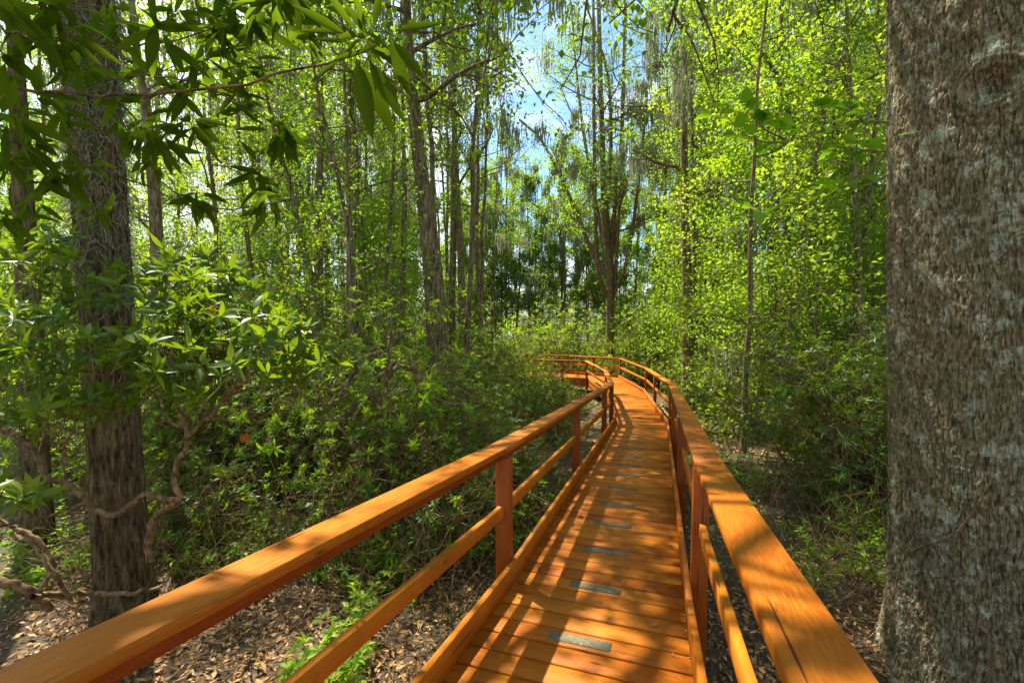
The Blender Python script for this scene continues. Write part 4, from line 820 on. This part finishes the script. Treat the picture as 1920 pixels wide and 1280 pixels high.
hub(412, 50, 1.15, 15, .13, .25); hub(440, 10, 1.15, 9, .14, .2); hub(530, -15, .95, 10, .15, .7); hub(490, 30, 1.0, 7, .13, .9); hub(450, 190, 1.15, 12, .11, .4); hub(525, 245, 1.1, 13, .12, .9); hub(470, 130, 1.15, 9, .11, .3)
hub(250, 250, 1.35, 13, .13, .3, a=(.3, .95)); hub(255, 130, 1.4, 7, .12, .2); hub(372, 368, 1.25, 12, .115, .7); hub(510, 382, 1.2, 10, .11, .7); hub(290, 300, 1.3, 8, .11, .9)
hub(70, 78, .9, 9, .12, .1, a=(.4, .9), wl=.3); hub(10, 110, .9, 7, .12, .2, wl=.3); hub(100, 20, .9, 9, .14, .2); hub(20, 10, .8, 9, .14, .2); hub(120, 215, 1.2, 8, .13, .3); hub(110, 335, 1.2, 13, .14, .2, a=(.5, .95)); hub(30, 300, 1.1, 10, .13, .3); hub(20, 400, 1.2, 9, .13, .3); hub(160, 300, 1.2, 6, .1, .8, a=(.9, 1)); hub(190, 60, 1.3, 8, .12, .2); hub(330, 20, 1.4, 8, .12, .3); hub(60, 180, 1.0, 8, .12, .1)

for x_, y_ in ((330, 165), (205, 185), (565, 60), (600, 15), (385, 110), (300, 60), (230, 30), (480, 330), (150, 120), (350, 230), (420, 100), (60, 260), (120, 60), (300, 250)): hub(x_, y_, rng.uniform(.95, 1.4), 8, .14, rng.uniform(.2, .8))
hub(10, 220, .9, 9, .13, .3); hub(180, 395, 1.5, 9, .12, .3); hub(60, 375, 1.3, 8, .12, .3)
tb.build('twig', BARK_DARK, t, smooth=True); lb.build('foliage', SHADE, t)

# ------------------------------------------------------------------ maple-like sprigs by the huge trunk
def sprig(name, label, lines, Ls, mat_, T, wl, step, cat='branch', flat=.25, r=.004):
    t = empty(name); tag(t, label, cat); tb, lb = MB(), MB()
    for c in lines:
        P = curve([at(*q) for q in c], 26); tube(tb, P, np.linspace(r, .0015, 26), 6)
        for i_ in range(3, 26, step):
            for sd in (-1, 1):
                T_ = nrm(P[min(25, i_+1)]-P[i_-1]); s = nrm(np.cross(T_, V(0, 0, 1)))*sd; d = nrm(T_*rng.uniform(.2, .9)+s*.8+V(0, 0, rng.normal()*.3-.1)); b = P[i_]+d*.03
                tube(tb, [P[i_], b], .0009, 3); leaves(lb, b, d, V(rng.normal()*flat, rng.normal()*flat-.1, 1), Ls*.85*rng.uniform(.6, 1.15), Ls*wl*.8, T, .15)
    tb.build('twig', BARK_STEM, t, smooth=True); lb.build('foliage', mat_, t)
sprig('maple_sprig', 'upper sprig of lobed green leaves reaching left from the huge trunk', [[(1665, 229, 2.1), (1612, 229, 2.05), (1537, 247, 2.0), (1477, 264, 1.95), (1444, 268, 1.9), (1410, 259, 1.9), (1387, 246, 1.9), (1360, 215, 1.9), (1345, 205, 1.9)], [(1477, 264, 1.95), (1430, 240, 1.95), (1400, 205, 1.95)], [(1620, 229, 2.05), (1590, 205, 2.1), (1560, 190, 2.2)]], .10, MAPLE, T_LOBE, .85, 3)
sprig('maple_sprig', 'lower sprig of lobed green leaves curving down from the huge trunk', [[(1680, 200, 2.15), (1669, 262, 2.1), (1655, 296, 2.1), (1612, 330, 2.05), (1601, 356, 2.0), (1556, 375, 2.0), (1510, 384, 1.95), (1462, 386, 1.95), (1405, 388, 1.95)], [(1612, 330, 2.05), (1540, 360, 2.0), (1478, 378, 1.95)], [(1660, 285, 2.1), (1610, 280, 2.1), (1570, 275, 2.1)]], .10, MAPLE, T_LOBE, .85, 3)
sprig('laurel_sprig', 'bright green spray of oval leaves against the dark thicket left of the huge trunk', [[(1690, 760, 2.6), (1640, 725, 2.6), (1590, 715, 2.7), (1560, 708, 2.7), (1530, 712, 2.7)], [(1590, 715, 2.7), (1520, 725, 2.7), (1475, 722, 2.7)], [(1680, 720, 2.6), (1650, 700, 2.6), (1635, 680, 2.6)]], .085, MAPLE, T_OVAL, .38, 3)
# little fallen things on the boards
for (px, py, L, mt, lab) in ((1217, 1177, .055, LITTER, 'curled brown leaf lying on the deck boards near the right kickboard'), (1252, 1028, .05, MAPLE, 'small green leaf lying on a sunlit deck board'), (1402, 949, .035, MAPLE, 'tiny green leaf lying on the right handrail')):
    h = .92 if px > 1390 else 0; d = ray(px, py); tt = (1.5-h-.004)/(-d[2]-.0871*d[1]+0) if False else None
    Y = (1.5-h)/(-d[2]/d[1]-.0871) if h == 0 else (1.5-h)/(-d[2]/d[1]-.0871); p = at(px, py, Y); p[2] = zd(p[1])+h+.006
    m = MB(); leaves(m, p, V(1, .2, 0), V(.1, -.1, 1), L, L*.4, T_HERO, -.15, .7); tag(m.build('fallen_leaf', mt), lab, 'leaf')
m = MB()
for k in range(420):
    s, kk_, Lm, Rm, dz, d = gripspots[int(rng.integers(0, min(95, len(gripspots))))]; c = Lm+(Rm-Lm)*(rng.random() if rng.random() < .5 else rng.choice([.03, .97]))+d*rng.normal()*.03; l = rng.uniform(.006, .03)
    leaves(m, p3(c, dz+.003), V(rng.normal(), rng.normal(), 0), V(rng.normal()*.2, rng.normal()*.2, 1), l, l*.4, T_MID, -.1)
tag(m.build('deck_litter', LITTER), kind='stuff', label='tiny leaf scraps scattered over the deck boards', cat='litter')
